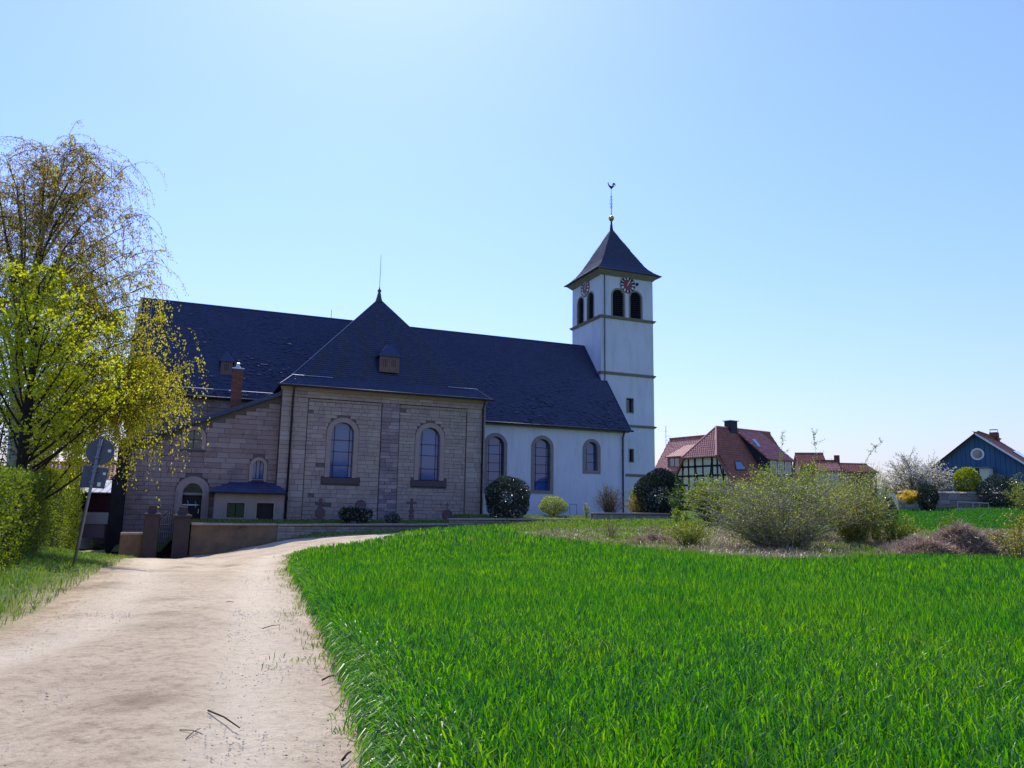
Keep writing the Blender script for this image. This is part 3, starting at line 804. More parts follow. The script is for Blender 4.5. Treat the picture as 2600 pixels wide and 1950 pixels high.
# corner buttress
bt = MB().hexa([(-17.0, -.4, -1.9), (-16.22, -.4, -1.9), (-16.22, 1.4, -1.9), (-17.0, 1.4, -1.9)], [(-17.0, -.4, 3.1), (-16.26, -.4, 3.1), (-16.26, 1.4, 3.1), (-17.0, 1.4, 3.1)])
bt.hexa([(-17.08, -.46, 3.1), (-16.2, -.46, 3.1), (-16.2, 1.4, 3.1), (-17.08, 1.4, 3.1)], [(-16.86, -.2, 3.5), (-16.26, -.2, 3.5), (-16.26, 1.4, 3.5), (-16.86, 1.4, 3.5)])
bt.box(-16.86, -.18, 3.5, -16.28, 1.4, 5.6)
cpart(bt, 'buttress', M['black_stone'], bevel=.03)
# chimney
mb = MB()
for k in range(26):
    z0_ = 7.9 + k * .115
    for j, (xa, ya, xb, yb_) in enumerate(((-10.52, 1.2, -10.18, 1.85), (-10.17, 1.2, -9.86, 1.85))):
        o_ = .0 if k % 2 else .08
        mb.box(xa + (o_ if j else 0), ya, z0_, xb + (o_ if not j else 0), yb_, z0_ + .103)
chm = cpart(mb, 'chimney', M['brick'])
MB().box(-10.5, 1.22, 7.8, -9.88, 1.83, 10.86).obj('chimney_core', M['mortar'], chm)
MB().box(-10.58, 1.14, 10.86, -9.8, 1.91, 10.94).lathe([(.22, 0), (.2, .08), (.12, .12), (.12, .3), (.16, .33), (.05, .4)], (-10.2, 1.5, 10.94), 10).obj('chimney_cowl', M['zinc'], chm)

# --- flat-fronted annex
M['annex'] = surf('annex_render', (.33, .275, .235), (.27, .225, .2), .9, .9, .3, 30, .15, grime=(.9, (.18, .15, .13), .55, .85))
wa = rect(-10.34, -9.3, .96, 1.87); da = rect(-8.56, -7.53, -.1, 1.89)
v, f = holed(rect(-11.1, -6.92, -.6, 2.46), [wa, da], lambda a, b: (a, -1.6, b))
mb = MB().add(v, f)
for q_ in (wa, da):
    for i in range(4):
        a_, b_ = q_[i], q_[(i + 1) % 4]; mb.face([(a_[0], -1.6, a_[1]), (b_[0], -1.6, b_[1]), (b_[0], -1.35, b_[1]), (a_[0], -1.35, a_[1])])
mb.face([(-11.1, -1.6, -.6), (-11.1, -1.6, 2.46), (-11.1, .7, 2.46), (-11.1, .7, -.6)]).face([(-6.92, -1.6, -.6), (-6.92, .1, -.6), (-6.92, .1, 2.46), (-6.92, -1.6, 2.46)])
cpart(mb, 'annex_wall', M['annex'])
recalc(ring(rect(-10.34, -9.3, .96, 1.87), rect(-10.42, -9.22, .86, 1.95), -1.63, -1.5).obj('annex_window', M['ashlar'], church))
for xa in (-10.32, -9.8): cpart(MB().box(xa, -1.42, .98, xa + .48, -1.38, 1.85), 'annex_pane', M['glass_dark'])
ad = cpart(MB().box(-8.56, -1.42, -.1, -7.53, -1.37, 1.89), 'annex_door', M['oak']); MB().box(-8.5, -1.46, .75, -8.46, -1.42, .95).obj('handle', M['hinge'], ad)
recalc(ring(rect(-8.56, -7.53, -.1, 1.89), rect(-8.64, -7.45, -.1, 1.97), -1.625, -1.5).obj('door_frame', M['ashlar'], ad))
ar = MB()
ea = [(-11.45, -1.9, 2.55), (-6.75, -1.9, 2.55), (-6.75, -.02, 2.55), (-11.45, .6, 2.55)]; ra = [(-10.2, .56, 3.2), (-7.25, .56, 3.2)]
ar.face([ea[0], ea[1], ra[1], ra[0]]).face([ea[3], ea[0], ra[0]]).face([ea[1], ea[2], ra[1]])
ar.hexa([(-11.45, -1.9, 2.44), (-6.75, -1.9, 2.44), (-6.75, -.02, 2.44), (-11.45, .58, 2.44)], [(p[0], p[1], 2.545) for p in ea])
aro = cpart(ar, 'annex_roof', M['slate'])
slates([ea[0], ea[1], ra[1], ra[0]], .5, .6, M['slate'], aro, 'sheet_rows', seed=8, tilt=.002, proud=.004)
cpart(MB().tube([(-11.4, -1.97, 2.5), (-6.8, -1.97, 2.5), (-6.75, -1.8, 2.2), (-6.7, -.9, 2.0), (-6.64, -.2, 1.9)], .05, k=6), 'annex_gutter', M['lead'], True)

# --- white nave on the right
W2 = [arch(10.45, 1.48, 3.43, 7.01), arch(14.7, 1.48, 3.43, 7.01), arch(19.4, 1.14, 5.27, 7.17)]
W2o = [arch(10.45, 2.06, 3.17, 7.03), arch(14.7, 2.06, 3.17, 7.03), arch(19.4, 1.74, 5.0, 7.14)]
v, f = holed(rect(7.3, 22.75, -.3, 9.0), W2, lambda a, b: (a, 6.0, b))
mb = MB().add(v, f).face([(22.75, 6.0, -.3), (22.75, 20.6, -.3), (22.75, 20.6, 9.0), (22.75, 13.4, 17.7), (22.75, 6.0, 9.0)]).face([(22.75, 20.6, -.3), (-17, 20.6, -.3), (-17, 20.6, 9.0), (22.75, 20.6, 9.0)])
cpart(mb, 'white_nave_wall', M['white'])
for o_, so_, c, hw in ((W2[0], W2o[0], 10.45, .74), (W2[1], W2o[1], 14.7, .74), (W2[2], W2o[2], 19.4, .57)):
    zb = o_[0][1]
    window(church, o_, [c - hw, c - hw * .66, c + hw * .66, c + hw], list(np.arange(zb, 7.3, .72)) + [7.9], 5.95, 6.3, so_, M['grey_trim'])
EV = (5.6, 8.9); SL = (18.0 - 8.9) / 7.8
def roof_z(y): return 8.9 + (y - 5.6) * SL
WR = [(3.0, 5.6, 8.9), (23.15, 5.6, 8.9), (23.15, 9.97, roof_z(9.97)), (22.5, 9.97, roof_z(9.97)), (22.5, 13.4, 18.0), (1.0, 13.4, 18.0)]
mb = MB().face(WR).face([(1, 13.4, 18.0), (22.5, 13.4, 18.0), (22.5, 21.2, 8.9), (1, 21.2, 8.9)])
wroof = cpart(mb, 'white_nave_roof', M['slate'])
slates([(7.2, 5.6, 8.9), (23.15, 5.6, 8.9), (23.15, 9.97, roof_z(9.97)), (7.2, 9.97, roof_z(9.97))], .26, .2, M['slate'], wroof, 'slate_rows', seed=36, tilt=.10)
slates([(3, 9.97, roof_z(9.97)), (22.5, 9.97, roof_z(9.97)), (22.5, 13.4, 18), (0, 13.4, 18)], .26, .2, M['slate'], wroof, 'slate_rows', seed=37, tilt=.03)
cpart(MB().tube([(0, 13.4, 18.03), (22.5, 13.4, 18.03)], .085, k=7), 'ridge_tiles', M['slate'], parent=wroof)
cpart(MB().tube([(23.13, 5.6, 8.95), (23.13, 9.97, roof_z(9.97) + .05)], .06, k=6).tube([(22.5, 9.95, roof_z(9.95) + .05), (22.5, 13.4, 18.05)], .06, k=6), 'verge', M['slate'], parent=wroof)
cpart(MB().hexa([(7.3, 5.7, 8.72), (23.0, 5.7, 8.72), (23.0, 6.0, 8.72), (7.3, 6.0, 8.72)], [(7.3, 5.62, 8.86), (23.0, 5.62, 8.86), (23.0, 6.0, 8.86), (7.3, 6.0, 8.86)]), 'eaves_board', M['grey_trim'])
gutter([(7.3, 5.52, 8.86), (23.35, 5.52, 8.86)])
downpipe(22.45, 5.86, 8.85, .8, 5.55)

# ------------------------------------------------------------------ the bell tower
tower = empty('bell_tower', tuple(church_world(25.47, 13.05)), CH_RZ, 'square white bell tower with red clock faces and pointed slate roof', 'tower')
TX0, TX1, TY0, TY1 = -2.92, 2.92, -3.05, 3.05
TO = (25.47, 13.05)
fr_open = [arch(24.45 - TO[0], 1.24, 20.52, 22.58), arch(26.42 - TO[0], 1.24, 20.52, 22.58)]
lf_open = [arch(12.12 - TO[1], 1.26, 20.52, 22.6), arch(14.25 - TO[1], 1.26, 20.52, 22.6)]
wA = rect(-.12, .55, 11.2, 12.52); wB = rect(.12, .52, 6.5, 7.66)
v, f = holed(rect(TX0, TX1, .2, 24.75), fr_open + [wA, wB], lambda a, b: (a, TY0, b)); mb = MB().add(v, f)
v, f = holed(rect(TY0, TY1, .2, 24.75), lf_open, lambda a, b: (TX0, a, b)); mb.add(v, f)
mb.face([(TX1, TY0, .2), (TX1, TY1, .2), (TX1, TY1, 24.75), (TX1, TY0, 24.75)]).face([(TX0, TY1, .2), (TX0, TY1, 24.75), (TX1, TY1, 24.75), (TX1, TY1, .2)])
tw = mb.obj('tower_wall', M['white'], tower)
MB().box(TX0 + .35, TY0 + .35, 20.2, TX1 - .3, TY1 - .3, 24.0).obj('belfry_core', M['black'], tower)
def swap(mb_):     # front-plane geometry -> left face
    mb_.v = [(TX0 + (p[1] - TY0), p[0], p[2]) for p in mb_.v]; return mb_
for side, opens in ((0, fr_open), (1, lf_open)):
    for o_ in opens:
        cx_ = (o_[0][0] + o_[1][0]) / 2
        m1 = ring(o_, arch(cx_, 1.24 + .3, 20.5, 22.6), TY0 - .04, TY0 + .3)
        if side: swap(m1)
        b_ = recalc(m1.obj('belfry_opening', M['grey_trim'], tower))
        lv = MB()
        for z in np.arange(20.62, 23.1, .2):
            hw = .6 if z < 22.58 else math.sqrt(max(.0, .36 - (z - 22.58) ** 2))
            if hw > .1: lv.hexa([(cx_ - hw, TY0 + .1, z - .02), (cx_ + hw, TY0 + .1, z - .02), (cx_ + hw, TY0 + .28, z + .12), (cx_ - hw, TY0 + .28, z + .12)], [(cx_ - hw, TY0 + .1, z + .01), (cx_ + hw, TY0 + .1, z + .01), (cx_ + hw, TY0 + .28, z + .15), (cx_ - hw, TY0 + .28, z + .15)])
        if side: swap(lv)
        tag(lv.obj('louvre_slats', M['louvre'], b_), kind='stuff')
for r_, mt in ((wA, 'grey_trim'), (wB, 'grey_trim')):
    x0, z0 = r_[0]; x1, z1 = r_[2]
    w = recalc(ring(r_, rect(x0 - .08, x1 + .08, z0 - .08, z1 + .08), TY0 - .03, TY0 + .4).obj('slit_window', M['grey_trim'], tower))
    MB().box(x0, TY0 + .34, z0, x1, TY0 + .38, z1).obj('pane', M['glass_dark'], w)
for (z0, z1, p_) in ((20.22, 20.46, .26), (14.72, 14.96, .2), (9.77, 9.97, .2), (5.1, 5.31, .18)):
    a_, b_ = p_ * .35, p_
    MB().hexa([(TX0 - a_, TY0 - a_, z0), (TX1 + a_, TY0 - a_, z0), (TX1 + a_, TY1 + a_, z0), (TX0 - a_, TY1 + a_, z0)], [(TX0 - b_, TY0 - b_, z1 - .03), (TX1 + b_, TY0 - b_, z1 - .03), (TX1 + b_, TY1 + b_, z1 - .03), (TX0 - b_, TY1 + b_, z1 - .03)]).add(
        [(TX0 - b_, TY0 - b_, z1 - .03), (TX1 + b_, TY0 - b_, z1 - .03), (TX1 + b_, TY1 + b_, z1 - .03), (TX0 - b_, TY1 + b_, z1 - .03), (TX0, TY0, z1 + .06), (TX1, TY0, z1 + .06), (TX1, TY1, z1 + .06), (TX0, TY1, z1 + .06)], [(0, 1, 5, 4), (1, 2, 6, 5), (2, 3, 7, 6), (3, 0, 4, 7)]).obj('string_course', M['grey_trim'], tower)
MB().hexa([(TX0 - .03, TY0 - .03, 24.5), (TX1 + .03, TY0 - .03, 24.5), (TX1 + .03, TY1 + .03, 24.5), (TX0 - .03, TY1 + .03, 24.5)], [(TX0 - .5, TY0 - .5, 24.95), (TX1 + .5, TY0 - .5, 24.95), (TX1 + .5, TY1 + .5, 24.95), (TX0 - .5, TY1 + .5, 24.95)]).obj('coved_cornice', M['grey_trim'], tower)
MB().tube([(-2.55, TY0 - .09, 24.6), (-2.55, TY0 - .09, 14.0)], .05, k=6).obj('copper_downpipe', M['copper'], tower, True)
MB().box(1.0, TY0 - .2, 23.9, 1.18, TY0 - .003, 24.12).obj('floodlight', M['iron'], tower)
lev = [(3.62, 24.98), (3.2, 25.3), (2.72, 25.78), (2.25, 26.45), (.14, 30.45)]
def sq(h, z): return [(-h, -h, z), (h, -h, z), (h, h, z), (-h, h, z)]
mb = MB()
for (h0, z0), (h1, z1) in zip(lev[:-1], lev[1:]):
    a_, b_ = sq(h0, z0), sq(h1, z1)
    for i in range(4): mb.face([a_[i], a_[(i + 1) % 4], b_[(i + 1) % 4], b_[i]])
mb.face(sq(3.62, 24.98)[::-1])
tr = mb.obj('tower_roof', M['slate'], tower)
for n_, ((h0, z0), (h1, z1)) in enumerate(zip(lev[:-1], lev[1:])):
    a_, b_ = sq(h0, z0), sq(h1, z1)
    slates([a_[0], a_[1], b_[1], b_[0]], .24, .2, M['slate'], tr, 'slate_rows', seed=50 + n_, tilt=.008)
    slates([a_[3], a_[0], b_[0], b_[3]], .24, .2, M['slate_lit'], tr, 'slate_rows', seed=60 + n_, tilt=.015)
MB().tube([(-3.62, -3.62, 24.99), (3.62, -3.62, 24.99), (3.62, 3.62, 24.99), (-3.62, 3.62, 24.99), (-3.62, -3.62, 24.99)], .05, k=5).obj('eaves_gutter', M['lead'], tr)
MB().lathe([(.24, 30.1), (.16, 30.7), (.08, 31.5)], (0, 0, 0), 10).obj('spire_cap', M['lead'], tr, True)
MB().lathe([(.05, 31.45), (.16, 31.52), (.27, 31.66), (.31, 31.8), (.27, 31.95), (.15, 32.06), (.05, 32.1)], (0, 0, 0), 14).obj('gilded_ball', M['gold'], tr, True)
vn = MB().tube([(0, 0, 32.05), (0, 0, 33.4), (0, 0, 35.1)], .05, .02, k=6)
for z_, w_ in ((33.0, .13), (33.35, .17), (33.75, .13), (34.1, .1)):
    for s_ in (-1, 1): vn.tube([(0, 0, z_ - .12), (s_ * w_, 0, z_ - .04), (s_ * w_ * 1.1, 0, z_ + .08), (s_ * w_ * .5, 0, z_ + .16), (0, 0, z_ + .06)], .022, k=5)
vane = vn.obj('weathervane', M['iron'], tr)
ck = [(-.42, .42), (-.36, .62), (-.33, .46), (-.26, .30), (-.12, .22), (.05, .2), (.14, .3), (.16, .5), (.26, .6), (.4, .6), (.5, .48), (.5, .32), (.42, .26), (.4, .4), (.34, .46), (.28, .36), (.32, .2), (.2, .04), (.08, -.06), (.05, -.14), (-.05, -.14), (-.1, -.04), (-.24, .06), (-.34, .22)]
recalc(MB().prism([(p[0], -.02, 35.05 + p[1] + .1) for p in ck], (0, .04, 0)).obj('weathercock', M['iron'], vane))

def clock(side, u, z):
    """painted face with red centre, white numeral strokes and a gilded hand at five past one"""
    k = 40; r_ = .83
    def disc(r, y0, th): return MB().prism([(u + r * math.cos(2 * math.pi * i / k), y0, z + r * math.sin(2 * math.pi * i / k)) for i in range(k)], (0, th, 0))
    mk = lambda mb_: swap(mb_) if side else mb_
    y_ = TY0 - .02
    d0 = recalc(mk(disc(r_, y_ - .05, .06)).obj('clock_face', M['clock_blue'], tower))
    recalc(mk(ring([(u + (r_ - .03) * math.cos(2 * math.pi * i / k), z + (r_ - .03) * math.sin(2 * math.pi * i / k)) for i in range(k)], [(u + (r_ + .03) * math.cos(2 * math.pi * i / k), z + (r_ + .03) * math.sin(2 * math.pi * i / k)) for i in range(k)], y_ - .075, y_)).obj('clock_rim', M['grey_trim'], d0))
    recalc(mk(disc(r_ * .55, y_ - .065, .02)).obj('clock_centre', M['clock_red'], d0))
    nm = MB()
    sx = -1 if side else 1
    rom = ['XII', 'I', 'II', 'III', 'IIII', 'V', 'VI', 'VII', 'VIII', 'IX', 'X', 'XI']
    for h, t in enumerate(rom):
        an = math.pi / 2 - sx * 2 * math.pi * h / 12
        er = (math.cos(an), math.sin(an)); et = (sx * math.sin(an), -sx * math.cos(an))
        wid = {'I': .045, 'V': .1, 'X': .1}; tot = sum(wid[c] for c in t); x = -tot / 2
        for c in t:
            w_ = wid[c]
            st_ = {'I': [(.5, .5)], 'V': [(0.1, .5), (.9, .5)], 'X': [(0.1, .9), (.9, .1)]}[c]
            for (top, bot) in st_:
                def P_(t_, rr): return (u + er[0] * rr + et[0] * (x + w_ * t_), z + er[1] * rr + et[1] * (x + w_ * t_))
                a_ = P_(bot, r_ * .6); b_ = P_(top, r_ * .93); hw = .02
                q_ = [(a_[0] - et[0] * hw, a_[1] - et[1] * hw), (a_[0] + et[0] * hw, a_[1] + et[1] * hw), (b_[0] + et[0] * hw, b_[1] + et[1] * hw), (b_[0] - et[0] * hw, b_[1] - et[1] * hw)]
                nm.prism([(p[0], y_ - .062, p[1]) for p in q_], (0, .02, 0))
            x += w_
    recalc(mk(nm).obj('numerals', M['paint_white'], d0))
    for (ln, an, yy) in ((.74, 30, .085), (.46, 33, .095)):
        a_ = math.pi / 2 - sx * R(an); er = (math.cos(a_), math.sin(a_)); et = (-er[1], er[0])
        q_ = [(u - er[0] * .12 + et[0] * .03, z - er[1] * .12 + et[1] * .03), (u - er[0] * .12 - et[0] * .03, z - er[1] * .12 - et[1] * .03), (u + er[0] * ln * .8 - et[0] * .035, z + er[1] * ln * .8 - et[1] * .035), (u + er[0] * ln, z + er[1] * ln), (u + er[0] * ln * .8 + et[0] * .035, z + er[1] * ln * .8 + et[1] * .035)]
        recalc(mk(MB().prism([(p[0], y_ - yy, p[1]) for p in q_], (0, .012, 0))).obj('clock_hand', M['paint_white'], d0))
clock(0, .03, 23.82); clock(1, .15, 23.95)

# ------------------------------------------------------------------ churchyard, retaining walls, gate
def yard_z(a): return .56 + np.clip((a + 12) / 16, 0, 1) * .14 + np.clip((a - 4.2) / .8, 0, 1) * .42 - np.clip((-12.6 - a) / 1.2, 0, 1) * 1.5
def yard_at(a, y): return yard_z(a) + .22 * np.clip((y + 4.75) / 2.1, 0, 1)
mb = MB(); xs_ = [-16.3, -13.8, -12.6, -8, -4, 0, 4, 5.2, 10, 16, 22, 30]
for y_ in (-4.75, -2.65, 8, 22):
    for x_ in xs_: mb.v.append((x_, y_, yard_at(x_, y_)))
for r_ in range(3):
    for i in range(len(xs_) - 1): mb.f.append((r_ * 12 + i, r_ * 12 + i + 1, (r_ + 1) * 12 + i + 1, (r_ + 1) * 12 + i))
M['lawn'] = surf('lawn_earth', (.06, .10, .025), (.09, .085, .04), 1.5, .95, .4, 10, .1)
yo = mb.obj('churchyard', M['lawn']); yo.location = tuple(CH_O); yo.rotation_euler = (0, 0, CH_RZ); tag(yo, kind='structure')

def base_z(x, y=-5.2): w_ = church_world(x, y); return float(ground(w_[0], w_[1]))
def yard_wall(x0, x1, ztop0, ztop1, label, style, y0=-5.3, th=.42, seed=1, singles=60):
    rg = random.Random(seed)
    t = empty('churchyard_wall', tuple(church_world(x0, y0)), CH_RZ, label, 'wall', 'walls along the churchyard')
    L_ = x1 - x0; zt = lambda x: ztop0 + (ztop1 - ztop0) * x / L_
    n = max(3, int(L_ / 1.0)); mb_ = MB()
    for k in range(n):
        a_, b_ = L_ * k / n, L_ * (k + 1) / n; za, zb_ = base_z(x0 + a_) - .4, base_z(x0 + b_) - .4
        mb_.hexa([(a_, .03, za), (b_, .03, zb_), (b_, th, zb_), (a_, th, za)], [(a_, .03, zt(a_)), (b_, .03, zt(b_)), (b_, th, zt(b_)), (a_, th, zt(a_))])
    mb_.obj('wall_body', M['wall_plaster'] if style == 'plaster' else M['mortar'], t)
    if style == 'rubble':
        lo = min(base_z(x0 + L_ * k / n) for k in range(n + 1)) - .2
        sts = stones(lambda z: 0.0, lambda z: L_, lo, min(ztop0, ztop1) - .02, .2, .22, .6, lambda a, b: [], 0, .1, seed, .02, .04)
        sts = [s for s in sts if s[3] > base_z(x0 + (s[0] + s[1]) / 2) - .15]
        lay(sts, t, M['rubble'], singles, 'wall_stone', 'small_wall_stones')
    x = 0.0
    while x < L_ - .05:
        w = min(rg.uniform(.7, 1.5), L_ - x); h = rg.uniform(.1, .13); d_ = rg.uniform(-.015, .015)
        MB().hexa([(x + .006, -.07 + d_, zt(x) + .004), (x + w - .006, -.07 + d_, zt(x + w) + .004), (x + w - .006, th + .06, zt(x + w) + .004), (x + .006, th + .06, zt(x) + .004)], [(x + .006, -.07 + d_, zt(x) + h), (x + w - .006, -.07 + d_, zt(x + w) + h), (x + w - .006, th + .06, zt(x + w) + h), (x + .006, th + .06, zt(x) + h)]).obj('coping_slab', M['coping'], t, bevel=.012)
        x += w
    return t
def ax(px, py, y=-5.3): p = on_y(px, py, y); return p[0], p[2]
aL, zL = ax(486, 1330); aM, zM = ax(705, 1331); aR, zR = ax(1140, 1330); aS, zS = ax(1507, 1318); aE, zE = ax(1700, 1303)
yard_wall(aL, aM, zL - .08, zM - .08, 'brown stained retaining wall with pale coping right of the gate pillar', 'plaster', seed=2)
yard_wall(aM + .01, aR, zM - .1, zR - .1, 'low rubble retaining wall in shade below the sandstone transept', 'rubble', seed=3, singles=70)
yard_wall(aR + .01, aS, ax(1145, 1316)[1] - .1, zS - .1, 'low wall with sunlit coping in front of the white nave', 'rubble', seed=4, singles=50)
yard_wall(aS + .01, aE, ax(1509, 1302)[1] - .1, zE - .1, 'higher stepped end of the churchyard wall beside the brown shrub', 'rubble', seed=5, singles=40)
aG0, zG0 = ax(306, 1352); aG1, _ = ax(368, 1352)
yard_wall(aG0, aG1, zG0 - .12, zG0 - .12, 'short shaded wall left of the churchyard gate', 'plaster', seed=6)

gx0, gz0 = ax(369, 1300, -5.4); gx1, _ = ax(406, 1300, -5.4); gx2, _ = ax(444, 1300, -5.4); gx3, gz3 = ax(485, 1300, -5.4)
gate = empty('churchyard_gate', tuple(church_world(gx0, -5.5)), CH_RZ, 'old churchyard gateway with two stone pillars and iron gate', 'gate')
gb = base_z((gx0 + gx3) / 2, -5.5) - .3
M['pillar'] = surf('weathered_pillar', (.085, .066, .062), (.06, .048, .048), 2, .95, .5, 12, .1)
def pillar(x0, x1, zt, name='gate_pillar', mat=M['pillar']):
    cx_ = (x0 + x1) / 2; hw = (x1 - x0) / 2
    p_ = MB().box(x0, -.1, gb, x1, .75, zt - .55).obj(name, mat, gate, bevel=.02)
    prof = [(hw + .08, 0), (hw + .08, .1), (hw * .72, .2), (hw * .55, .38), (hw * .5, .55), (hw * .3, .62)]
    c_ = MB()
    for (r0, h0), (r1, h1) in zip(prof[:-1], prof[1:]):
        z0 = zt - .55
        c_.hexa([(cx_ - r0, .32 - r0, z0 + h0), (cx_ + r0, .32 - r0, z0 + h0), (cx_ + r0, .32 + r0, z0 + h0), (cx_ - r0, .32 + r0, z0 + h0)], [(cx_ - r1, .32 - r1, z0 + h1), (cx_ + r1, .32 - r1, z0 + h1), (cx_ + r1, .32 + r1, z0 + h1), (cx_ - r1, .32 + r1, z0 + h1)])
    c_.obj('pillar_cap', mat, p_)
pt_ = ax(388, 1284, -5.4)[1]; pt2 = ax(464, 1288, -5.4)[1]
pillar(0, gx1 - gx0, pt_); pillar(gx2 - gx0, gx3 - gx0, pt2)
gl = MB(); g0, g1 = gx1 - gx0 + .03, gx2 - gx0 - .03; gt = pt_ - .75
for k in range(8):
    x = g0 + (g1 - g0) * k / 7; top = gt + .55 * math.sin(math.pi / 2 * k / 7); gl.tube([(x, .3, gb + .15), (x, .3, top)], .014, k=5)
gl.tube([(g0, .3, gb + .5), (g1, .3, gb + .5)], .02, k=5).tube([(g0, .3, gt - .3), (g1, .3, gt - .3)], .02, k=5)
gl.tube([(g0 + (g1 - g0) * k / 8, .3, gt + .55 * math.sin(math.pi / 2 * k / 8)) for k in range(9)], .022, k=5)
for k in range(4):
    x = g0 + (g1 - g0) * (k + .5) / 4; z_ = gt - .1 + .1 * k
    gl.tube([(x + .12 * math.cos(a) * (1 - a / 9), .3, z_ + .12 * math.sin(a) * (1 - a / 9)) for a in np.linspace(0, 7, 12)], .012, k=4)
gl.obj('iron_gate_leaf', M['iron'], gate)

# ------------------------------------------------------------------ vegetation helpers
def leaf_quads(P, size, D=None, aspect=.55, rng=RNG, up=0.0):
    """one rhombic leaf (2 triangles as a quad) per point; D gives the leaf direction, random where None"""
    n = len(P); size = np.broadcast_to(np.asarray(size, float), (n,))
    d = rng.normal(size=(n, 3)) if D is None else D + rng.normal(size=(n, 3)) * .45
    d[:, 2] += up
    d /= np.linalg.norm(d, axis=1, keepdims=True) + 1e-9
    s_ = np.cross(d, rng.normal(size=(n, 3))); s_ /= np.linalg.norm(s_, axis=1, keepdims=True) + 1e-9
    nn = np.cross(d, s_)
    L = size[:, None]; a = P; b = P + d * L * .5 + s_ * L * aspect * .5 + nn * L * .08; c = P + d * L; e = P + d * L * .5 - s_ * L * aspect * .5 + nn * L * .08
    V_ = np.stack([a, b, c, e], 1).reshape(-1, 3)
    return V_, np.arange(n * 4).reshape(n, 4)

def bez(a, m_, b, t):
    t = np.asarray(t)[:, None]; return a * (1 - t) ** 2 + 2 * m_ * t * (1 - t) + b * t ** 2

class Tubes:
    """many thin tapered tubes, vectorised"""
    def __init__(s, k=3): s.k = k; s.V = []; s.F = []; s.n = 0
    def add(s, P, r0, r1):
        P = np.asarray(P, float); n = len(P); k = s.k
        T = np.gradient(P, axis=0); T /= np.linalg.norm(T, axis=1, keepdims=True) + 1e-9
        a = np.cross(T, np.array([.31, .17, .93])); a /= np.linalg.norm(a, axis=1, keepdims=True) + 1e-9; b = np.cross(T, a)
        r = np.linspace(r0, r1, n)[:, None, None]; q_ = 2 * np.pi * np.arange(k) / k
        V_ = P[:, None, :] + r * (np.cos(q_)[None, :, None] * a[:, None, :] + np.sin(q_)[None, :, None] * b[:, None, :])
        i, j = np.meshgrid(np.arange(n - 1), np.arange(k), indexing='ij'); j2 = (j + 1) % k
        F_ = np.stack([i * k + j, i * k + j2, (i + 1) * k + j2, (i + 1) * k + j], -1).reshape(-1, 4) + s.n
        s.V.append(V_.reshape(-1, 3)); s.F.append(F_); s.n += n * k
    def obj(s, name, mat, parent):
        return tag(link(name, np_mesh(name, np.concatenate(s.V), np.concatenate(s.F)), mat, parent, True), kind='stuff')

M['bark'] = surf('grey_brown_bark', (.10, .075, .055), (.06, .045, .035), 6, .95, .5, 20, .1)
M['bark_dark'] = surf('dark_bark', (.045, .035, .03), (.025, .02, .018), 6, .95, .5, 20, .1)
M['twig'] = surf('pale_twigs', (.38, .33, .26), (.24, .20, .15), 4, .9)
M['twig_red'] = surf('reddish_twigs', (.17, .10, .075), (.11, .07, .055), 4, .9)
M['twig_olive'] = surf('olive_twigs', (.20, .19, .08), (.13, .12, .06), 4, .9)
def birch_bark():
    mt, nt, out = nodes_mat('birch_bark')
    b = nt.nodes.new('ShaderNodeBsdfPrincipled'); b.inputs['Roughness'].default_value = .8
    c = ramp(nt, noise(nt, 1.6, 6, .7, vec_scale=(2, 2, 5)), [(.42, (.03, .026, .025)), (.5, (.45, .42, .40)), (.7, (.62, .60, .58))])
    nt.links.new(c, b.inputs['Base Color']); nt.links.new(b.outputs[0], out.inputs[0]); return mt
M['birch_bark'] = birch_bark()
M['birch_leaf'] = leaf_mat('birch_leaf', [(.24, .145, .035), (.33, .22, .04), (.40, .30, .045), (.27, .16, .06), (.44, .34, .05)], .58, .03)
M['birch_leaf_low'] = leaf_mat('birch_leaf_low', [(.34, .32, .03), (.46, .42, .04), (.27, .25, .03), (.52, .47, .06)], .6, .03)
M['maple_leaf'] = leaf_mat('maple_leaf', [(.38, .41, .015), (.50, .50, .02), (.26, .32, .015), (.45, .46, .03)], .6, .03)
M['hedge_leaf'] = leaf_mat('hedge_leaf', [(.08, .13, .012), (.14, .19, .02), (.22, .27, .03), (.045, .075, .012), (.17, .21, .02)], .4, .02)
M['lime_leaf'] = leaf_mat('yellow_green_leaf', [(.20, .26, .02), (.30, .33, .03), (.15, .20, .02)], .5)
M['green_leaf'] = leaf_mat('mid_green_leaf', [(.07, .13, .02), (.11, .18, .025), (.05, .09, .02)], .4)
M['olive_leaf'] = leaf_mat('olive_leaf', [(.22, .29, .05), (.31, .36, .09), (.16, .20, .05), (.38, .40, .14)], .5, .02)
M['dark_leaf'] = leaf_mat('evergreen_leaf', [(.018, .032, .014), (.03, .05, .02), (.012, .022, .012), (.045, .065, .025)], .15, .10, .3)
M['rhodo_leaf'] = leaf_mat('glossy_leaf', [(.025, .042, .02), (.04, .06, .025), (.018, .03, .016), (.06, .08, .035)], .1, .16, .28)
M['yellow_flower'] = leaf_mat('yellow_flower', [(.62, .42, .01), (.72, .50, .02), (.50, .34, .02)], .4)
M['gold_leaf'] = leaf_mat('golden_twig_leaf', [(.42, .32, .06), (.52, .38, .05), (.32, .24, .08)], .45)
M['blossom'] = leaf_mat('white_blossom', [(.62, .58, .50), (.72, .68, .60), (.50, .46, .36), (.40, .40, .20)], .4)
M['dry_leaf'] = leaf_mat('dry_grass', [(.34, .26, .18), (.42, .34, .24), (.25, .18, .125), (.17, .12, .09)], .3)
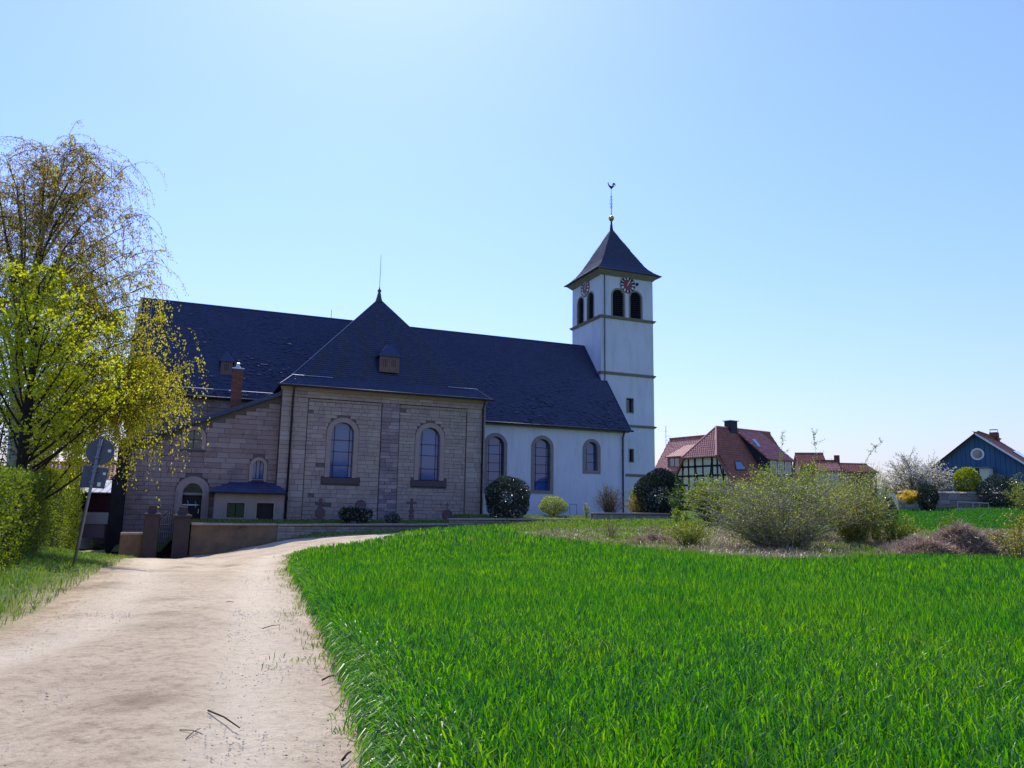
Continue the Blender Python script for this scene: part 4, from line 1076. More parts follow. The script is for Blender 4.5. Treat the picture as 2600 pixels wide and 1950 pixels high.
M['wheat'] = leaf_mat('young_wheat', [(.02, .09, .022), (.045, .18, .010), (.08, .25, .012), (.13, .33, .014), (.03, .13, .03), (.18, .38, .02)], .52, .03, .34, patch=(.35, (.68, .86, .9), (1.3, 1.08, .85)))
M['grass'] = leaf_mat('verge_grass', [(.07, .16, .012), (.12, .22, .02), (.18, .26, .03), (.22, .26, .05)], .45, .04)

def foliage(parent, P, size, mat, name='foliage', D=None, aspect=.55, up=0.0):
    V_, F_ = leaf_quads(P, size, D, aspect, up=up)
    return tag(link(name, np_mesh(name, V_, F_), mat, parent), kind='stuff')

def shrub(name, label, cat, base, w, h, stems, twigs, leaves, leaf, lmat, smat, group=None, depth=None, spread=1.0, jitter=.06, inner=.25, droop=.0, stem_r=.018, rg=None, lmat2=None, frac2=0.0, upright=0.0, dome=.55, low=.72):
    """many-stemmed shrub: stems fan out from the base to a dome, twigs branch off, leaves sit along the twigs"""
    rg = rg or np.random.default_rng(abs(hash(label)) % 2 ** 31 if False else sum(map(ord, label)))
    t = empty(name, tuple(base), 0, label, cat, group)
    dp = depth or w
    tb = Tubes(3); pts = []; dirs = []
    for i in range(stems):
        th = rg.uniform(0, 2 * np.pi); rho = np.sqrt(rg.uniform(0, 1)) * spread
        E = np.array([np.cos(th) * rho * w / 2, np.sin(th) * rho * dp / 2, h * (1 - dome * rho ** 2) * rg.uniform(low, 1.0)])
        kb = .12 if stems > 8 else .004
        B = np.array([np.cos(th) * kb * w * rg.uniform(0, 1), np.sin(th) * kb * dp * rg.uniform(0, 1), -.08])
        mid = np.array([B[0] + (E[0] - B[0]) * (.25 - .2 * upright), B[1] + (E[1] - B[1]) * (.25 - .2 * upright), E[2] * (.62 + .2 * droop)])
        E[2] -= droop * h * rho * .3
        C_ = bez(B, mid, E, np.linspace(0, 1, 7)); tb.add(C_, stem_r * rg.uniform(.6, 1.2), stem_r * .25)
        tt = rg.uniform(inner, 1, max(1, leaves // (4 * stems))); q_ = bez(B, mid, E, tt)
        pts.append(q_)
        for k in range(twigs):
            t0 = rg.uniform(inner, .97); p0 = bez(B, mid, E, [t0])[0]
            off = rg.normal(size=3) * np.array([w, dp, h * .8]) * .11; off[2] = abs(off[2]) * .8 + .05 * h - droop * .12 * h
            p1 = p0 + off; pm = p0 + off * np.array([.6, .6, .3])
            tb.add(bez(p0, pm, p1, np.linspace(0, 1, 4)), stem_r * .35, stem_r * .14)
            nl = max(1, int(leaves * .75 / (stems * twigs)))
            pts.append(bez(p0, pm, p1, rg.uniform(.15, 1.05, nl)))
    P = np.concatenate(pts); P = P + rg.normal(size=P.shape) * jitter; P = P[P[:, 2] > .02]
    tb.obj('stems', smat, t)
    if leaves:
        if lmat2 is not None and frac2 > 0:
            k = rg.random(len(P)) < frac2; foliage(t, P[k], leaf * rg.uniform(.7, 1.2, k.sum()), lmat2, 'blossom'); P = P[~k]
        foliage(t, P, leaf * rg.uniform(.7, 1.25, len(P)), lmat)
    return t

def dome_bush(name, label, cat, base, w, h, n, leaf, mat, group=None, depth=None, z0=.12, trunk=True, lumps=16, aspect=.5, squash=1.0, smat=None):
    """dense evergreen: leaves fill a lumpy dome, thickest near its surface, on a short branched trunk"""
    rg = np.random.default_rng(sum(map(ord, label)) + 5); dp = depth or w
    t = empty(name, tuple(base), 0, label, cat, group)
    c = np.array([0, 0, h * (.5 + z0 / 2)]); rad = np.array([w / 2, dp / 2, h * (1 - z0) / 2])
    u_ = rg.normal(size=(n, 3)); u_ /= np.linalg.norm(u_, axis=1, keepdims=True)
    lc = rg.normal(size=(lumps, 3)); lc /= np.linalg.norm(lc, axis=1, keepdims=True)
    bulge = np.max(np.exp(((u_ @ lc.T) - 1) * 9) * rg.uniform(.5, 1, lumps), axis=1)
    r_ = (.78 + .24 * bulge) * (1 - .55 * rg.random(n) ** 2.6)
    P = c + u_ * rad * r_[:, None]; D = u_ * .9 + np.array([0, 0, .1])
    foliage(t, P, leaf * rg.uniform(.7, 1.25, n), mat, 'foliage', D, aspect)
    tb = Tubes(5)
    for i in range(9):
        E = c + rg.normal(size=3) * rad * .42; tb.add(bez(np.array([rg.normal() * .05, rg.normal() * .05, -.1]), np.array([0, 0, h * .25]), E, np.linspace(0, 1, 6)), .035 + .012 * h, .012)
    tb.obj('trunk', smat or M['bark_dark'], t)
    return t

def blades(P, H, W, lean, rng=RNG, toward=None, bias=None, fine=False):
    """grass blades: tapered strips bending in a random direction"""
    n = len(P); th = rng.uniform(0, 2 * np.pi, n); d = np.stack([np.cos(th), np.sin(th), np.zeros(n)], 1)
    if toward is not None:
        d = d * (1 - bias)[:, None] + toward * bias[:, None]; d /= np.linalg.norm(d, axis=1, keepdims=True) + 1e-9
    ph = rng.uniform(0, 2 * np.pi, n); s_ = np.stack([np.cos(ph), np.sin(ph), np.zeros(n)], 1) * (W / 2)[:, None]
    up_ = np.array([0, 0, 1.0]); L = lean * rng.uniform(.3, 1.4, n)
    if fine:      # three segments with a recurved tip
        a_ = P + up_ * (H * .45)[:, None] + d * (H * L * .12)[:, None]; b_ = P + up_ * (H * (.86 - .1 * L))[:, None] + d * (H * L * .5)[:, None]; t_ = P + up_ * (H * (1 - .55 * L * L))[:, None] + d * (H * L * 1.05)[:, None]
        V_ = np.stack([P - s_ * .6, P + s_ * .6, a_ + s_, a_ - s_, b_ + s_ * .85, b_ - s_ * .85, t_], 1).reshape(-1, 3); b = np.arange(n)[:, None] * 7
        return V_, np.concatenate([b + np.array(q_) for q_ in ((0, 1, 2), (0, 2, 3), (3, 2, 4), (3, 4, 5), (5, 4, 6))])
    m_ = P + up_ * (H * .6)[:, None] + d * (H * L * .28)[:, None]
    tp = P + up_ * (H * (1 - .3 * L))[:, None] + d * (H * L * .85)[:, None]
    V_ = np.stack([P - s_ * .7, P + s_ * .7, m_ + s_, m_ - s_, tp], 1).reshape(-1, 3); b = np.arange(n)[:, None] * 5
    T_ = np.concatenate([b + np.array([0, 1, 2]), b + np.array([0, 2, 3]), b + np.array([3, 2, 4])])
    return V_, T_

# ------------------------------------------------------------------ the wheat field
field_edge = path_right[:-1]
FIELD = np.array(field_edge + pts2([(1045, 1352), (1180, 1342), (1300, 1342)]) + brush_near + [(36, 22), (40, 8), (30, -9)])
def wedge_points(n, d0, d1, az0, az1, rg):
    """points spread evenly over a sector seen from the camera"""
    d = np.sqrt(rg.uniform(d0 * d0, d1 * d1, n)); a = rg.uniform(R(az0), R(az1), n)
    return np.stack([d * np.sin(a), d * np.cos(a)], 1)
rg = np.random.default_rng(5)
Vs, Ts, off = [], [], 0
for (n, d0, d1, hh, ww) in ((105000, 2.5, 9.5, .33, .012), (125000, 9.5, 17, .33, .0155), (105000, 17, 30, .33, .025), (65000, 30, 58, .34, .044)):
    p = wedge_points(int(n * 1.3), d0 * .85, d1 * 1.18, -24, 46, rg); dd_ = np.hypot(p[:, 0], p[:, 1])
    p = p[rg.random(len(p)) < np.clip((dd_ - d0 * .85) / (d0 * .3), 0, 1) * np.clip((d1 * 1.18 - dd_) / (d1 * .33), 0, 1)]; n = len(p); ed = edge_dist(p, FIELD); ins = inside(p, FIELD)
    k = ins | (ed < .22 * rg.random(n) ** 2 + .05 * wobble(p[:, 0] * 2, p[:, 1] * 2)); p = p[k]; ed = np.where(ins[k], ed[k], 0); n = len(p)
    patch = .5 + .5 * wobble(p[:, 0] * .45 + 3, p[:, 1] * .35)
    hgt = hh * rg.uniform(.65, 1.12, n) * (.92 + .16 * patch) * (.62 + .38 * np.clip(ed / .5, 0, 1))
    ln = .30 + .80 * np.clip(1 - ed / .6, 0, 1)
    P = np.stack([p[:, 0], p[:, 1], ground(p[:, 0], p[:, 1])], 1)
    eps = .05; gxy = np.stack([(edge_dist(p + [eps, 0], FIELD) - edge_dist(p - [eps, 0], FIELD)), (edge_dist(p + [0, eps], FIELD) - edge_dist(p - [0, eps], FIELD)), np.zeros(n)], 1)
    gxy /= np.linalg.norm(gxy, axis=1, keepdims=True) + 1e-9
    V_, T_ = blades(P, hgt, ww * rg.uniform(.7, 1.3, n), ln, rg, -gxy, .85 * np.clip(1 - ed / .55, 0, 1), fine=d0 < 9); Vs.append(V_); Ts.append(T_ + off); off += len(V_)
tag(link('wheat_crop', np_mesh('wheat_crop', np.concatenate(Vs), np.concatenate(Ts)), M['wheat']), 'bright green young wheat filling the field right of the track', 'crop', kind='stuff')

# ------------------------------------------------------------------ grass verges and far meadow
def grass_patch(name, label, pts_, hh, ww, mat, lean=.7, cat='grass'):
    P = np.stack([pts_[:, 0], pts_[:, 1], ground(pts_[:, 0], pts_[:, 1]) - .01], 1); n = len(P)
    V_, T_ = blades(P, hh * rg.uniform(.45, 1.2, n), ww * rg.uniform(.7, 1.3, n), np.full(n, lean), rg)
    return tag(link(name, np_mesh(name, V_, T_), mat), label, cat, kind='stuff')
def scatter(poly, n, lim=None):
    poly = np.array(poly); lo, hi = poly.min(0), poly.max(0); p = rg.uniform(lo, hi, (n, 2)); return p[inside(p, poly)]
pl_ = [p for p in path_left]
verge_poly = pl_[1:8] + [(-9.5, 4), (-13.0, 12), (-15.4, 18), (-16.5, 25), (-17, 29), (-15.5, 33), (-15.9, 34.5)]
vp = scatter(verge_poly, 60000)
vp = vp[edge_dist(vp, verge_poly) > .05]
ev = edge_dist(vp, PATH); vpa = vp[rg.random(len(vp)) < np.clip(.45 + ev / .9, 0, 1)]
grass_patch('verge_grass', 'sunlit grass verge between the clipped hedge and the track', vpa, .19, .012, M['grass'], .8)
vd = vp[(edge_dist(vp, PATH) < .9) & (rg.random(len(vp)) < .18)]
grass_patch('dry_verge_grass', 'dry brown grass fringe along the left edge of the track', vd, .13, .010, M['dry_leaf'], 1.3)
far_strip = pts2([(540, 1399), (640, 1384), (800, 1367), (960, 1357)]) + [(-1.2, 50.8), (4, 53), (5, 52.5)] + [tuple(church_world(x, -5.45)[:2]) for x in (12, 6, 0, -6, -9, -12.5, -14)]
grass_patch('bank_grass', 'thin grass strip along the foot of the churchyard wall', scatter(far_strip, 16000), .24, .03, M['grass'])
mead = pts2([(1045, 1352), (1180, 1344), (1300, 1344), (1430, 1374), (1560, 1392)]) + [tuple(at_depth(1750, 1330, 43)[:2]), tuple(church_world(24, -6)[:2]), tuple(church_world(6, -5.6)[:2])]
grass_patch('meadow_grass', 'yellowish meadow grass between the field and the churchyard wall', scatter(mead, 26000), .28, .035, M['grass'])
fm = pts2([(2600, 1352), (2380, 1352), (2290, 1347)]) + [tuple(at_depth(2250, 1300, 44)[:2]), tuple(at_depth(2290, 1296, 60)[:2]), tuple(at_depth(2640, 1288, 60)[:2]), tuple(at_depth(2660, 1320, 36)[:2])]
M['far_wheat'] = leaf_mat('far_wheat', [(.045, .16, .01), (.06, .20, .014), (.05, .18, .012)], .42, .04)
grass_patch('far_crop', 'smooth green crop behind the brush heap on the far right', scatter(fm, 42000), .30, .05, M['far_wheat'], .5, 'crop')
edge_tuft = []
for i in range(len(path_right) - 3):
    a, b = np.array(path_right[i + 1]), np.array(path_right[i + 2]); L = np.linalg.norm(b - a)
    k = max(1, int(L * 26)); tq = rg.uniform(0, 1, k); nrm_ = np.array([-(b - a)[1], (b - a)[0]]) / (L + 1e-6)
    edge_tuft.append(a + tq[:, None] * (b - a) + nrm_ * (np.abs(rg.normal(size=(k, 1))) * .28 - .05))
edge_tuft = np.concatenate(edge_tuft); edge_tuft = edge_tuft[(.5 + .5 * wobble(edge_tuft[:, 0] * 3, edge_tuft[:, 1] * 3)) > .38]
grass_patch('track_edge_grass', 'sparse short weeds creeping onto the edge of the track', np.repeat(edge_tuft, 5, 0) + rg.normal(size=(len(edge_tuft) * 5, 2)) * .05, .10, .009, M['grass'], 1.1, 'weeds')
bp_ = scatter(BRUSH, 52000)
kk = (.5 + .5 * wobble(bp_[:, 0] * .5, bp_[:, 1] * .7)); bp1 = bp_[kk > .3]; bp2 = bp_[kk <= .42]
grass_patch('dry_grass', 'matted straw coloured dead grass along the far field edge', bp1, .36, .02, M['dry_leaf'], 1.5)
grass_patch('rough_grass', 'rough green tufts growing among the dead grass', np.concatenate([bp2, bp1[::3]]), .30, .022, M['grass'], .9)
cyp = np.array([church_world(x, y)[:2] for x, y in zip(rg.uniform(-16, 22, 9000), rg.uniform(-4.8, -1.5, 9000))])
P = np.stack([cyp[:, 0], cyp[:, 1], np.array([yard_at(*church_local((x, y, 0))[:2]) for x, y in cyp])], 1)
V_, T_ = blades(P, .14 * rg.uniform(.5, 1.2, len(P)), np.full(len(P), .03), np.full(len(P), .8), rg)
tag(link('churchyard_grass', np_mesh('churchyard_grass', V_, T_), M['grass']), 'short lawn grass behind the churchyard wall', 'grass', kind='stuff')

# ------------------------------------------------------------------ trees on the left
def W(px, py, Y): return at_depth(px, py, Y)
def make_tree(name, label, trunk_pts, r0, r1, mat, tk=9):
    b = np.array(trunk_pts[0]); b[2] = ground(b[0], b[1])
    t = empty(name, tuple(b), 0, label, 'tree')
    P = [np.array(p) - b for p in trunk_pts]; P[0] = np.array([P[0][0], P[0][1], -.2])
    mb_ = MB(); n = len(P); base = None
    mb_.tube(P, r0, r1, tk); mb_.obj('trunk', mat, t, True)
    return t, b, np.array(P)
def poly_at(P, t):
    s_ = np.concatenate([[0], np.cumsum(np.linalg.norm(np.diff(P, axis=0), axis=1))]); q_ = t * s_[-1]
    return np.array([np.interp(q_, s_, P[:, i]) for i in range(3)])

rg = np.random.default_rng(21)
Yb = 27.0
birch, bb, BP = make_tree('birch_tree', 'tall drooping birch with white trunk and bronze young leaves behind the hedge',
                          [W(46, 1195, Yb), W(42, 1050, Yb), W(40, 940, Yb), W(52, 850, Yb), W(75, 740, Yb), W(105, 610, Yb), W(140, 490, Yb), W(165, 400, Yb)], .24, .03, M['birch_bark'])
limbs = [(-60, 400, 28, .5), (15, 395, 27.5, .55), (60, 470, 25, .5), (110, 365, 27, .75), (190, 372, 27, .8), (250, 395, 28, .8), (285, 430, 26, .72), (215, 450, 24.5, .65), (150, 470, 29.5, .62),
         (345, 545, 27, .55), (365, 640, 26, .5), (330, 600, 28.5, .55), (300, 520, 25.5, .6), (375, 730, 27.5, .42), (400, 765, 25.5, .4), (340, 780, 25, .38), (260, 640, 29, .5), (250, 700, 25, .45), (120, 560, 30, .45),
         (-120, 520, 28, .42), (-90, 650, 26, .38), (20, 560, 24.5, .45), (350, 900, 26, .3), (440, 905, 25.5, .27), (500, 915, 25.2, .25), (500, 985, 24.8, .22), (430, 990, 24.4, .22), (370, 1010, 24.6, .2), (330, 930, 27.5, .3), (300, 830, 28, .35), (310, 1030, 24.8, .2), (60, 680, 29, .4), (-60, 760, 27, .3), (170, 640, 24, .45), (390, 850, 26, .32), (395, 690, 27, .48), (430, 950, 25, .26), (465, 1005, 24.6, .22), (345, 985, 25, .22), (300, 760, 26, .4), (310, 440, 27.5, .68), (120, 420, 25.5, .7), (40, 450, 29, .52)]
tb = Tubes(5); tw_ = Tubes(3); hi_pts, lo_pts = [], []
for (px, py, Y, t0) in limbs:
    A = poly_at(BP, t0); E_ = W(px, py, Y) - bb
    mid = A + (E_ - A) * np.array([.45, .45, .75]) + np.array([0, 0, .5 * rg.random()])
    C_ = bez(A, mid, E_, np.linspace(0, 1, 10)); ln = np.linalg.norm(E_ - A)
    tb.add(C_ + np.cumsum(rg.normal(size=C_.shape) * .05, 0) * np.linspace(0, 1, 10)[:, None], .015 + .0065 * ln, .008)
    low = py > 760
    subs = []
    for k in range(7 if not low else 6):
        ts = rg.uniform(.25, .95); p0 = bez(A, mid, E_, [ts])[0]; o_ = rg.normal(size=3) * np.array([.75, .75, .45]) * (.6 + .08 * ln); o_[2] = abs(o_[2]) * .9
        subs.append((p0, p0 + o_ * .5 + np.array([0, 0, .25]), p0 + o_)); tb.add(bez(*subs[-1], np.linspace(0, 1, 6)), .014, .005)
    for k in range(int((58 if low else 48) + ln * 5)):
        ts = rg.uniform(.3, 1.0); p0 = bez(A, mid, E_, [ts])[0] if k % 3 == 0 else bez(*subs[rg.integers(len(subs))], [rg.uniform(.25, 1)])[0]
        o_ = rg.normal(size=3) * np.array([.55, .55, .25]); dr = rg.uniform(.5, 1.9 if not low else 2.6) * (.6 + .6 * ts)
        p1 = p0 + o_ + np.array([0, 0, .15]); p2 = p1 + np.array([o_[0] * .35, o_[1] * .35, -dr])
        q_ = bez(p0, p1, p2, np.linspace(0, 1, 6)); tw_.add(q_, .007, .003)
        n = int(rg.uniform(24, 44) if low else rg.uniform(18, 36)); L_ = bez(p0, p1, p2, rg.uniform(.1, 1.02, n)) + rg.normal(size=(n, 3)) * .05
        (lo_pts if low or rg.random() < (.45 if py > 600 else .12) else hi_pts).append(L_)
tb.obj('limbs', M['bark'], birch); tw_.obj('hanging_twigs', M['bark_dark'], birch)
Dn = np.array([0, 0, -.8])
P = np.concatenate(hi_pts); foliage(birch, P, .076 * rg.uniform(.7, 1.25, len(P)), M['birch_leaf'], 'crown', np.tile(Dn, (len(P), 1)), .5)
P = np.concatenate(lo_pts); foliage(birch, P, .088 * rg.uniform(.7, 1.25, len(P)), M['birch_leaf_low'], 'lower_crown', np.tile(Dn, (len(P), 1)), .55)

Ym = 22.5
maple, mbs, MP = make_tree('maple_tree', 'dark-stemmed maple with bright yellow-green new leaves in front of the birch',
                           [W(58, 1200, Ym), W(62, 1110, Ym), W(74, 1010, Ym), W(84, 920, Ym), W(92, 820, Ym), W(100, 720, Ym)], .17, .025, M['bark_dark'])
ends = [(20, 700, 22, .7), (-30, 770, 23, .5), (60, 690, 21, .75), (120, 680, 22.5, .85), (160, 730, 23, .7), (200, 760, 22, .6), (215, 830, 21.5, .5), (180, 880, 23.5, .5), (250, 870, 22, .45), (290, 850, 22.5, .42), 
        (300, 930, 21.5, .33), (335, 975, 22, .3), (280, 1010, 23, .28), (240, 960, 23.5, .35), (130, 800, 20.8, .6), (100, 760, 23.8, .65), (30, 830, 21, .5), (-50, 900, 22, .4), (0, 950, 23, .35), (150, 1000, 21, .3), (200, 1030, 23.6, .22),
        (345, 1062, 24, .16), (250, 1075, 24.5, .14), (110, 900, 24, .45), (-70, 820, 21, .45), (40, 760, 20.8, .6)]
tb = Tubes(5); tw_ = Tubes(3); pts = []
for (px, py, Y, t0) in ends:
    A = poly_at(MP, t0); E_ = W(px, py, Y) - mbs; mid = A + (E_ - A) * np.array([.55, .55, .35])
    C_ = bez(A, mid, E_, np.linspace(0, 1, 8)); ln = np.linalg.norm(E_ - A); tb.add(C_ + np.cumsum(rg.normal(size=C_.shape) * .03, 0) * np.linspace(0, 1, 8)[:, None], .012 + .008 * ln, .006)
    for k in range(14 + int(ln * 3)):
        ts = rg.uniform(.3, 1.0); p0 = bez(A, mid, E_, [ts])[0]; o_ = rg.normal(size=3) * .26; o_[2] = abs(o_[2]) + .12
        p1 = p0 + o_ * rg.uniform(.6, 1.5); tw_.add(np.array([p0, (p0 + p1) / 2 + rg.normal(size=3) * .03, p1]), .007, .003)
        n = int(rg.uniform(13, 30)); pts.append(p1 + rg.normal(size=(n, 3)) * np.array([.12, .12, .09]))
P = np.concatenate(pts); tb.obj('limbs', M['bark_dark'], maple); tw_.obj('twigs', M['bark_dark'], maple)
foliage(maple, P, .082 * rg.uniform(.6, 1.3, len(P)), M['maple_leaf'], 'crown', None, .8, -.3)

b_ = gp(10, 1300); e1 = W(-20, 1190, 31); e1[2] = ground(e1[0], e1[1])
dome_bush('yew_tree', 'dark evergreen tree filling the gap behind the birch trunk', 'tree', e1, 4.6, 6.8, 16000, .12, M['dark_leaf'], z0=.05)
for (px, Y, w, h, lab) in ((190, 78, 7, 7.6, 'far green tree above the red roof left of the sign'), (275, 84, 6, 8.2, 'far dark tree behind the round sign'), (110, 74, 8, 6.6, 'far bushy tree seen through the birch trunk gap')):
    p = W(px, 1200, Y); p[2] = ground(p[0], p[1])
    dome_bush('distant_tree', lab, 'tree', p, w, h, 5000, .28, M['green_leaf'], group='trees beyond the left house')

# ------------------------------------------------------------------ clipped hedge along the track
h1, h2 = gp(-8, 1478), gp(196, 1394)
hv = (h2 - h1)[:2]; hl = np.linalg.norm(hv); hd = hv / hl; hn = np.array([hd[1], -hd[0]])          # hn points to the track
hedge = empty('hedge', (h1[0], h1[1], float(ground(h1[0], h1[1]))), 0, 'thick yellow-green leafy hedge left of the track', 'hedge')
rg = np.random.default_rng(31)
hb = np.array(hedge.location)
top1 = W(0, 1198, h1[1])[2]; top2 = W(185, 1196, h2[1])[2]
n = 80000
s_ = rg.uniform(-5.0, hl, n); face = rg.random(n)
htop = np.interp(s_, [0, hl], [top1, top2]) + .07 * np.sin(s_ * 2.3) + .05 * np.sin(s_ * 5.1 + 1)
cleft = .35 * np.exp(-((s_ % 2.3 - 1.1) / .18) ** 2) * (np.sin(s_ * 1.3) > -.4)
bulge = .14 * np.sin(s_ * 1.9) + .10 * np.sin(s_ * 4.3 + 1.2)
inw = np.where(face < .55, np.abs(rg.normal(size=n)) * .16 + cleft, rg.uniform(0, 1.3, n))
gz = ground(h1[0] + hd[0] * s_, h1[1] + hd[1] * s_)
zrel = np.where(face < .55, rg.random(n) ** .9, np.where(face < .92, 1 - np.abs(rg.normal(size=n)) * .08, rg.random(n)))
bot = gz + .15
z_ = bot + (htop - bot) * zrel
lump = .12 * np.sin(z_ * 4.1 + s_ * 2.1) + .08 * np.sin(z_ * 7 - s_ * 3.3)
endf = rg.random(n) < .10
s2 = np.where(endf, hl + .05 * rg.normal(size=n) + lump, s_); inw = np.where(endf, rg.uniform(0, 1.3, n), inw)
xy = np.stack([h1[0] + hd[0] * s2, h1[1] + hd[1] * s2], 1) + hn * (bulge + lump - inw)[:, None]
P = np.stack([xy[:, 0], xy[:, 1], z_ + .05 * rg.normal(size=n)], 1) - hb
foliage(hedge, P, .066 * rg.uniform(.6, 1.35, n), M['hedge_leaf'], 'foliage', None, .6)
tw_ = Tubes(4)
for k in range(220):
    s0 = rg.uniform(-5, hl); a = np.array([h1[0] + hd[0] * s0, h1[1] + hd[1] * s0]) - hn * rg.uniform(.2, .9); z0 = ground(a[0], a[1]) - .05
    e = a + hd * rg.normal() * .3 + hn * rg.uniform(-.2, .45); tw_.add(bez(np.array([*a, z0]), np.array([*((a + e) / 2), z0 + 1]), np.array([*e, z0 + rg.uniform(1.2, 2.0)]), np.linspace(0, 1, 5)) - hb, .018, .006)
tw_.obj('stems', M['bark_dark'], hedge)
mb = MB(); ss = np.linspace(-5, hl - .15, 40)      # solid core, its dark colour standing in for shade among the inner twigs
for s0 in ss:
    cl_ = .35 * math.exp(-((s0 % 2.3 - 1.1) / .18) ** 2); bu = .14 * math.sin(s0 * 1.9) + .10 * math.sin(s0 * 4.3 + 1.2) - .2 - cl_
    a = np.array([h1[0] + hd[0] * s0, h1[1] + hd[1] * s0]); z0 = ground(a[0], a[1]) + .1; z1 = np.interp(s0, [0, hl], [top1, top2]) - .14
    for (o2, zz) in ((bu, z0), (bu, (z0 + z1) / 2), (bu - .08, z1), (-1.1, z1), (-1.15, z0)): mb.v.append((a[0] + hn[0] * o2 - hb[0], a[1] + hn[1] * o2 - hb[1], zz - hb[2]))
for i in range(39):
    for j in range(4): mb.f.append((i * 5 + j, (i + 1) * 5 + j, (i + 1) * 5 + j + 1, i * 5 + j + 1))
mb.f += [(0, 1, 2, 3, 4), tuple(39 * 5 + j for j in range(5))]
mb.obj('dark_inner_core', surf('shaded_hedge_twigs', (.035, .045, .015), (.022, .028, .012), 9, .95, .8, 20, .05), hedge)

# ------------------------------------------------------------------ leaning road sign seen from behind
sb, stp = W(197, 1390, 19.5), W(258, 1112, 19.5)
zd = Vector(stp - sb).normalized(); yd = Vector((-.12, 1, 0)); xd = yd.cross(zd).normalized(); yd = zd.cross(xd)
L_ = float(np.linalg.norm(stp - sb))
sign = empty('road_sign', (0, 0, 0), 0, 'leaning grey pole with round and square road signs seen from behind', 'road sign')
mw = Matrix.Identity(4)
for i in range(3): mw[i][0] = xd[i]; mw[i][1] = yd[i]; mw[i][2] = zd[i]; mw[i][3] = sb[i]
sign.matrix_world = mw
M['sign_back'] = surf('grey_sign_back', (.11, .12, .14), (.08, .09, .105), 3, .5, .05, 20, .35, metal=.2)
M['pole'] = surf('galvanised_pole', (.22, .225, .24), (.15, .155, .17), 6, .5, .1, 30, .4, metal=.3)
MB().tube([(0, 0, -.5), (0, 0, L_)], .038, k=10).lathe([(.045, 0), (.045, .05), (.02, .07)], (0, 0, L_), 10).obj('pole', M['pole'], sign, True)
cz = L_ * .873
rd = MB().prism([(.34 * math.cos(2 * math.pi * i / 36) + .02, .045, cz + .34 * math.sin(2 * math.pi * i / 36)) for i in range(36)], (0, .012, 0)).obj('round_sign_plate', M['sign_back'], sign)
sqp = MB().prism([(-.30, .045, cz - .94), (.31, .045, cz - .9), (.31, .045, cz - .38), (-.30, .045, cz - .38)], (0, .012, 0)).obj('square_sign_plate', M['sign_back'], sign, bevel=.03)
MB().box(.2, .038, cz + .02, .28, .044, cz + .09).obj('sticker', M['paint_white'], rd); MB().box(.2, .038, cz - .56, .27, .044, cz - .5).obj('sticker', M['paint_white'], sqp); MB().box(.12, .038, cz - .86, .2, .044, cz - .76).obj('sticker', M['paint_white'], sqp)
for zc in (cz + .15, cz - .15, cz - .5, cz - .78): MB().box(-.055, -.045, zc - .02, .055, .044, zc + .02).obj('clamp', M['pole'], sign)

# ------------------------------------------------------------------ shrubs in and near the churchyard
def yb(px, py, y): p = on_y(px, py, y); w_ = church_world(p[0], p[1]); return np.array([w_[0], w_[1], float(yard_at(p[0], p[1]))]), p
def px_w(pxw, base): return pxw / FPX * base[1]
def sized(px, ytop, base): return W(px, ytop, base[1])[2] - base[2]
b0, _ = yb(1287, 1310, -3.6)
dome_bush('rhododendron_bush', 'big round dark glossy bush at the corner of the transept', 'bush', b0, px_w(126, b0), sized(1287, 1204, b0), 12000, .15, M['rhodo_leaf'], z0=-.12, lumps=22)
b0, _ = yb(1405, 1310, -2.0)
dome_bush('round_shrub', 'small pale green round shrub before the white nave wall', 'bush', b0, px_w(76, b0), sized(1405, 1258, b0), 4200, .11, M['olive_leaf'], z0=.02)
b0, _ = yb(900, 1322, -4.0)
dome_bush('laurel_bush', 'low spreading dark bush hiding the round-topped gravestone foot', 'bush', b0, px_w(95, b0), sized(905, 1286, b0), 2600, .16, M['rhodo_leaf'], z0=.0, depth=1.2)
b0, _ = yb(996, 1322, -4.2)
dome_bush('laurel_bush', 'tiny dark bush left of the cross-shaped gravestone', 'bush', b0, px_w(42, b0), sized(996, 1308, b0) + .15, 700, .13, M['rhodo_leaf'], z0=.0)
b0, _ = yb(1488, 1312, -3.4)
shrub('sapling', 'slender pale sapling at the low wall before the white nave', 'sapling', b0, .9, sized(1488, 1280, b0) + .2, 7, 4, 420, .09, M['olive_leaf'], M['twig'])
b0, _ = yb(1548, 1300, -4.2); b0[2] = 1.2
shrub('twiggy_shrub', 'dense reddish-brown leafless shrub behind the stepped wall', 'shrub', b0, px_w(92, b0), sized(1548, 1222, b0), 95, 9, 500, .06, M['olive_leaf'], M['twig_red'], stem_r=.022, upright=.7)
b0, _ = yb(1616, 1300, -3.6); b0[2] = 1.2
shrub('forsythia_shrub', 'golden yellow shrub beside the reddish twiggy one', 'shrub', b0, px_w(66, b0), sized(1616, 1252, b0), 60, 6, 2600, .07, M['gold_leaf'], M['twig_olive'], upright=.5)
b0, _ = yb(1618, 1300, -1.5); b0[2] = 1.2
shrub('upright_shrub', 'upright yellow-green shrub at the foot of the bell tower', 'shrub', b0, px_w(62, b0), sized(1618, 1214, b0), 34, 6, 2600, .09, M['lime_leaf'], M['twig_olive'], upright=1)
b0 = W(1678, 1300, 58); b0[2] = ground(b0[0], b0[1])
dome_bush('yew_tree', 'broad black-green yew in front of the tower base', 'tree', b0, px_w(150, b0), sized(1670, 1186, b0), 15000, .16, M['dark_leaf'], z0=.0, lumps=20)
b0 = W(1722, 1300, 52); b0[2] = ground(b0[0], b0[1])
shrub('climber', 'light green climbing shrub on the right edge of the yew', 'shrub', b0, px_w(60, b0), sized(1722, 1206, b0), 16, 8, 2400, .10, M['green_leaf'], M['bark'], upright=.8)
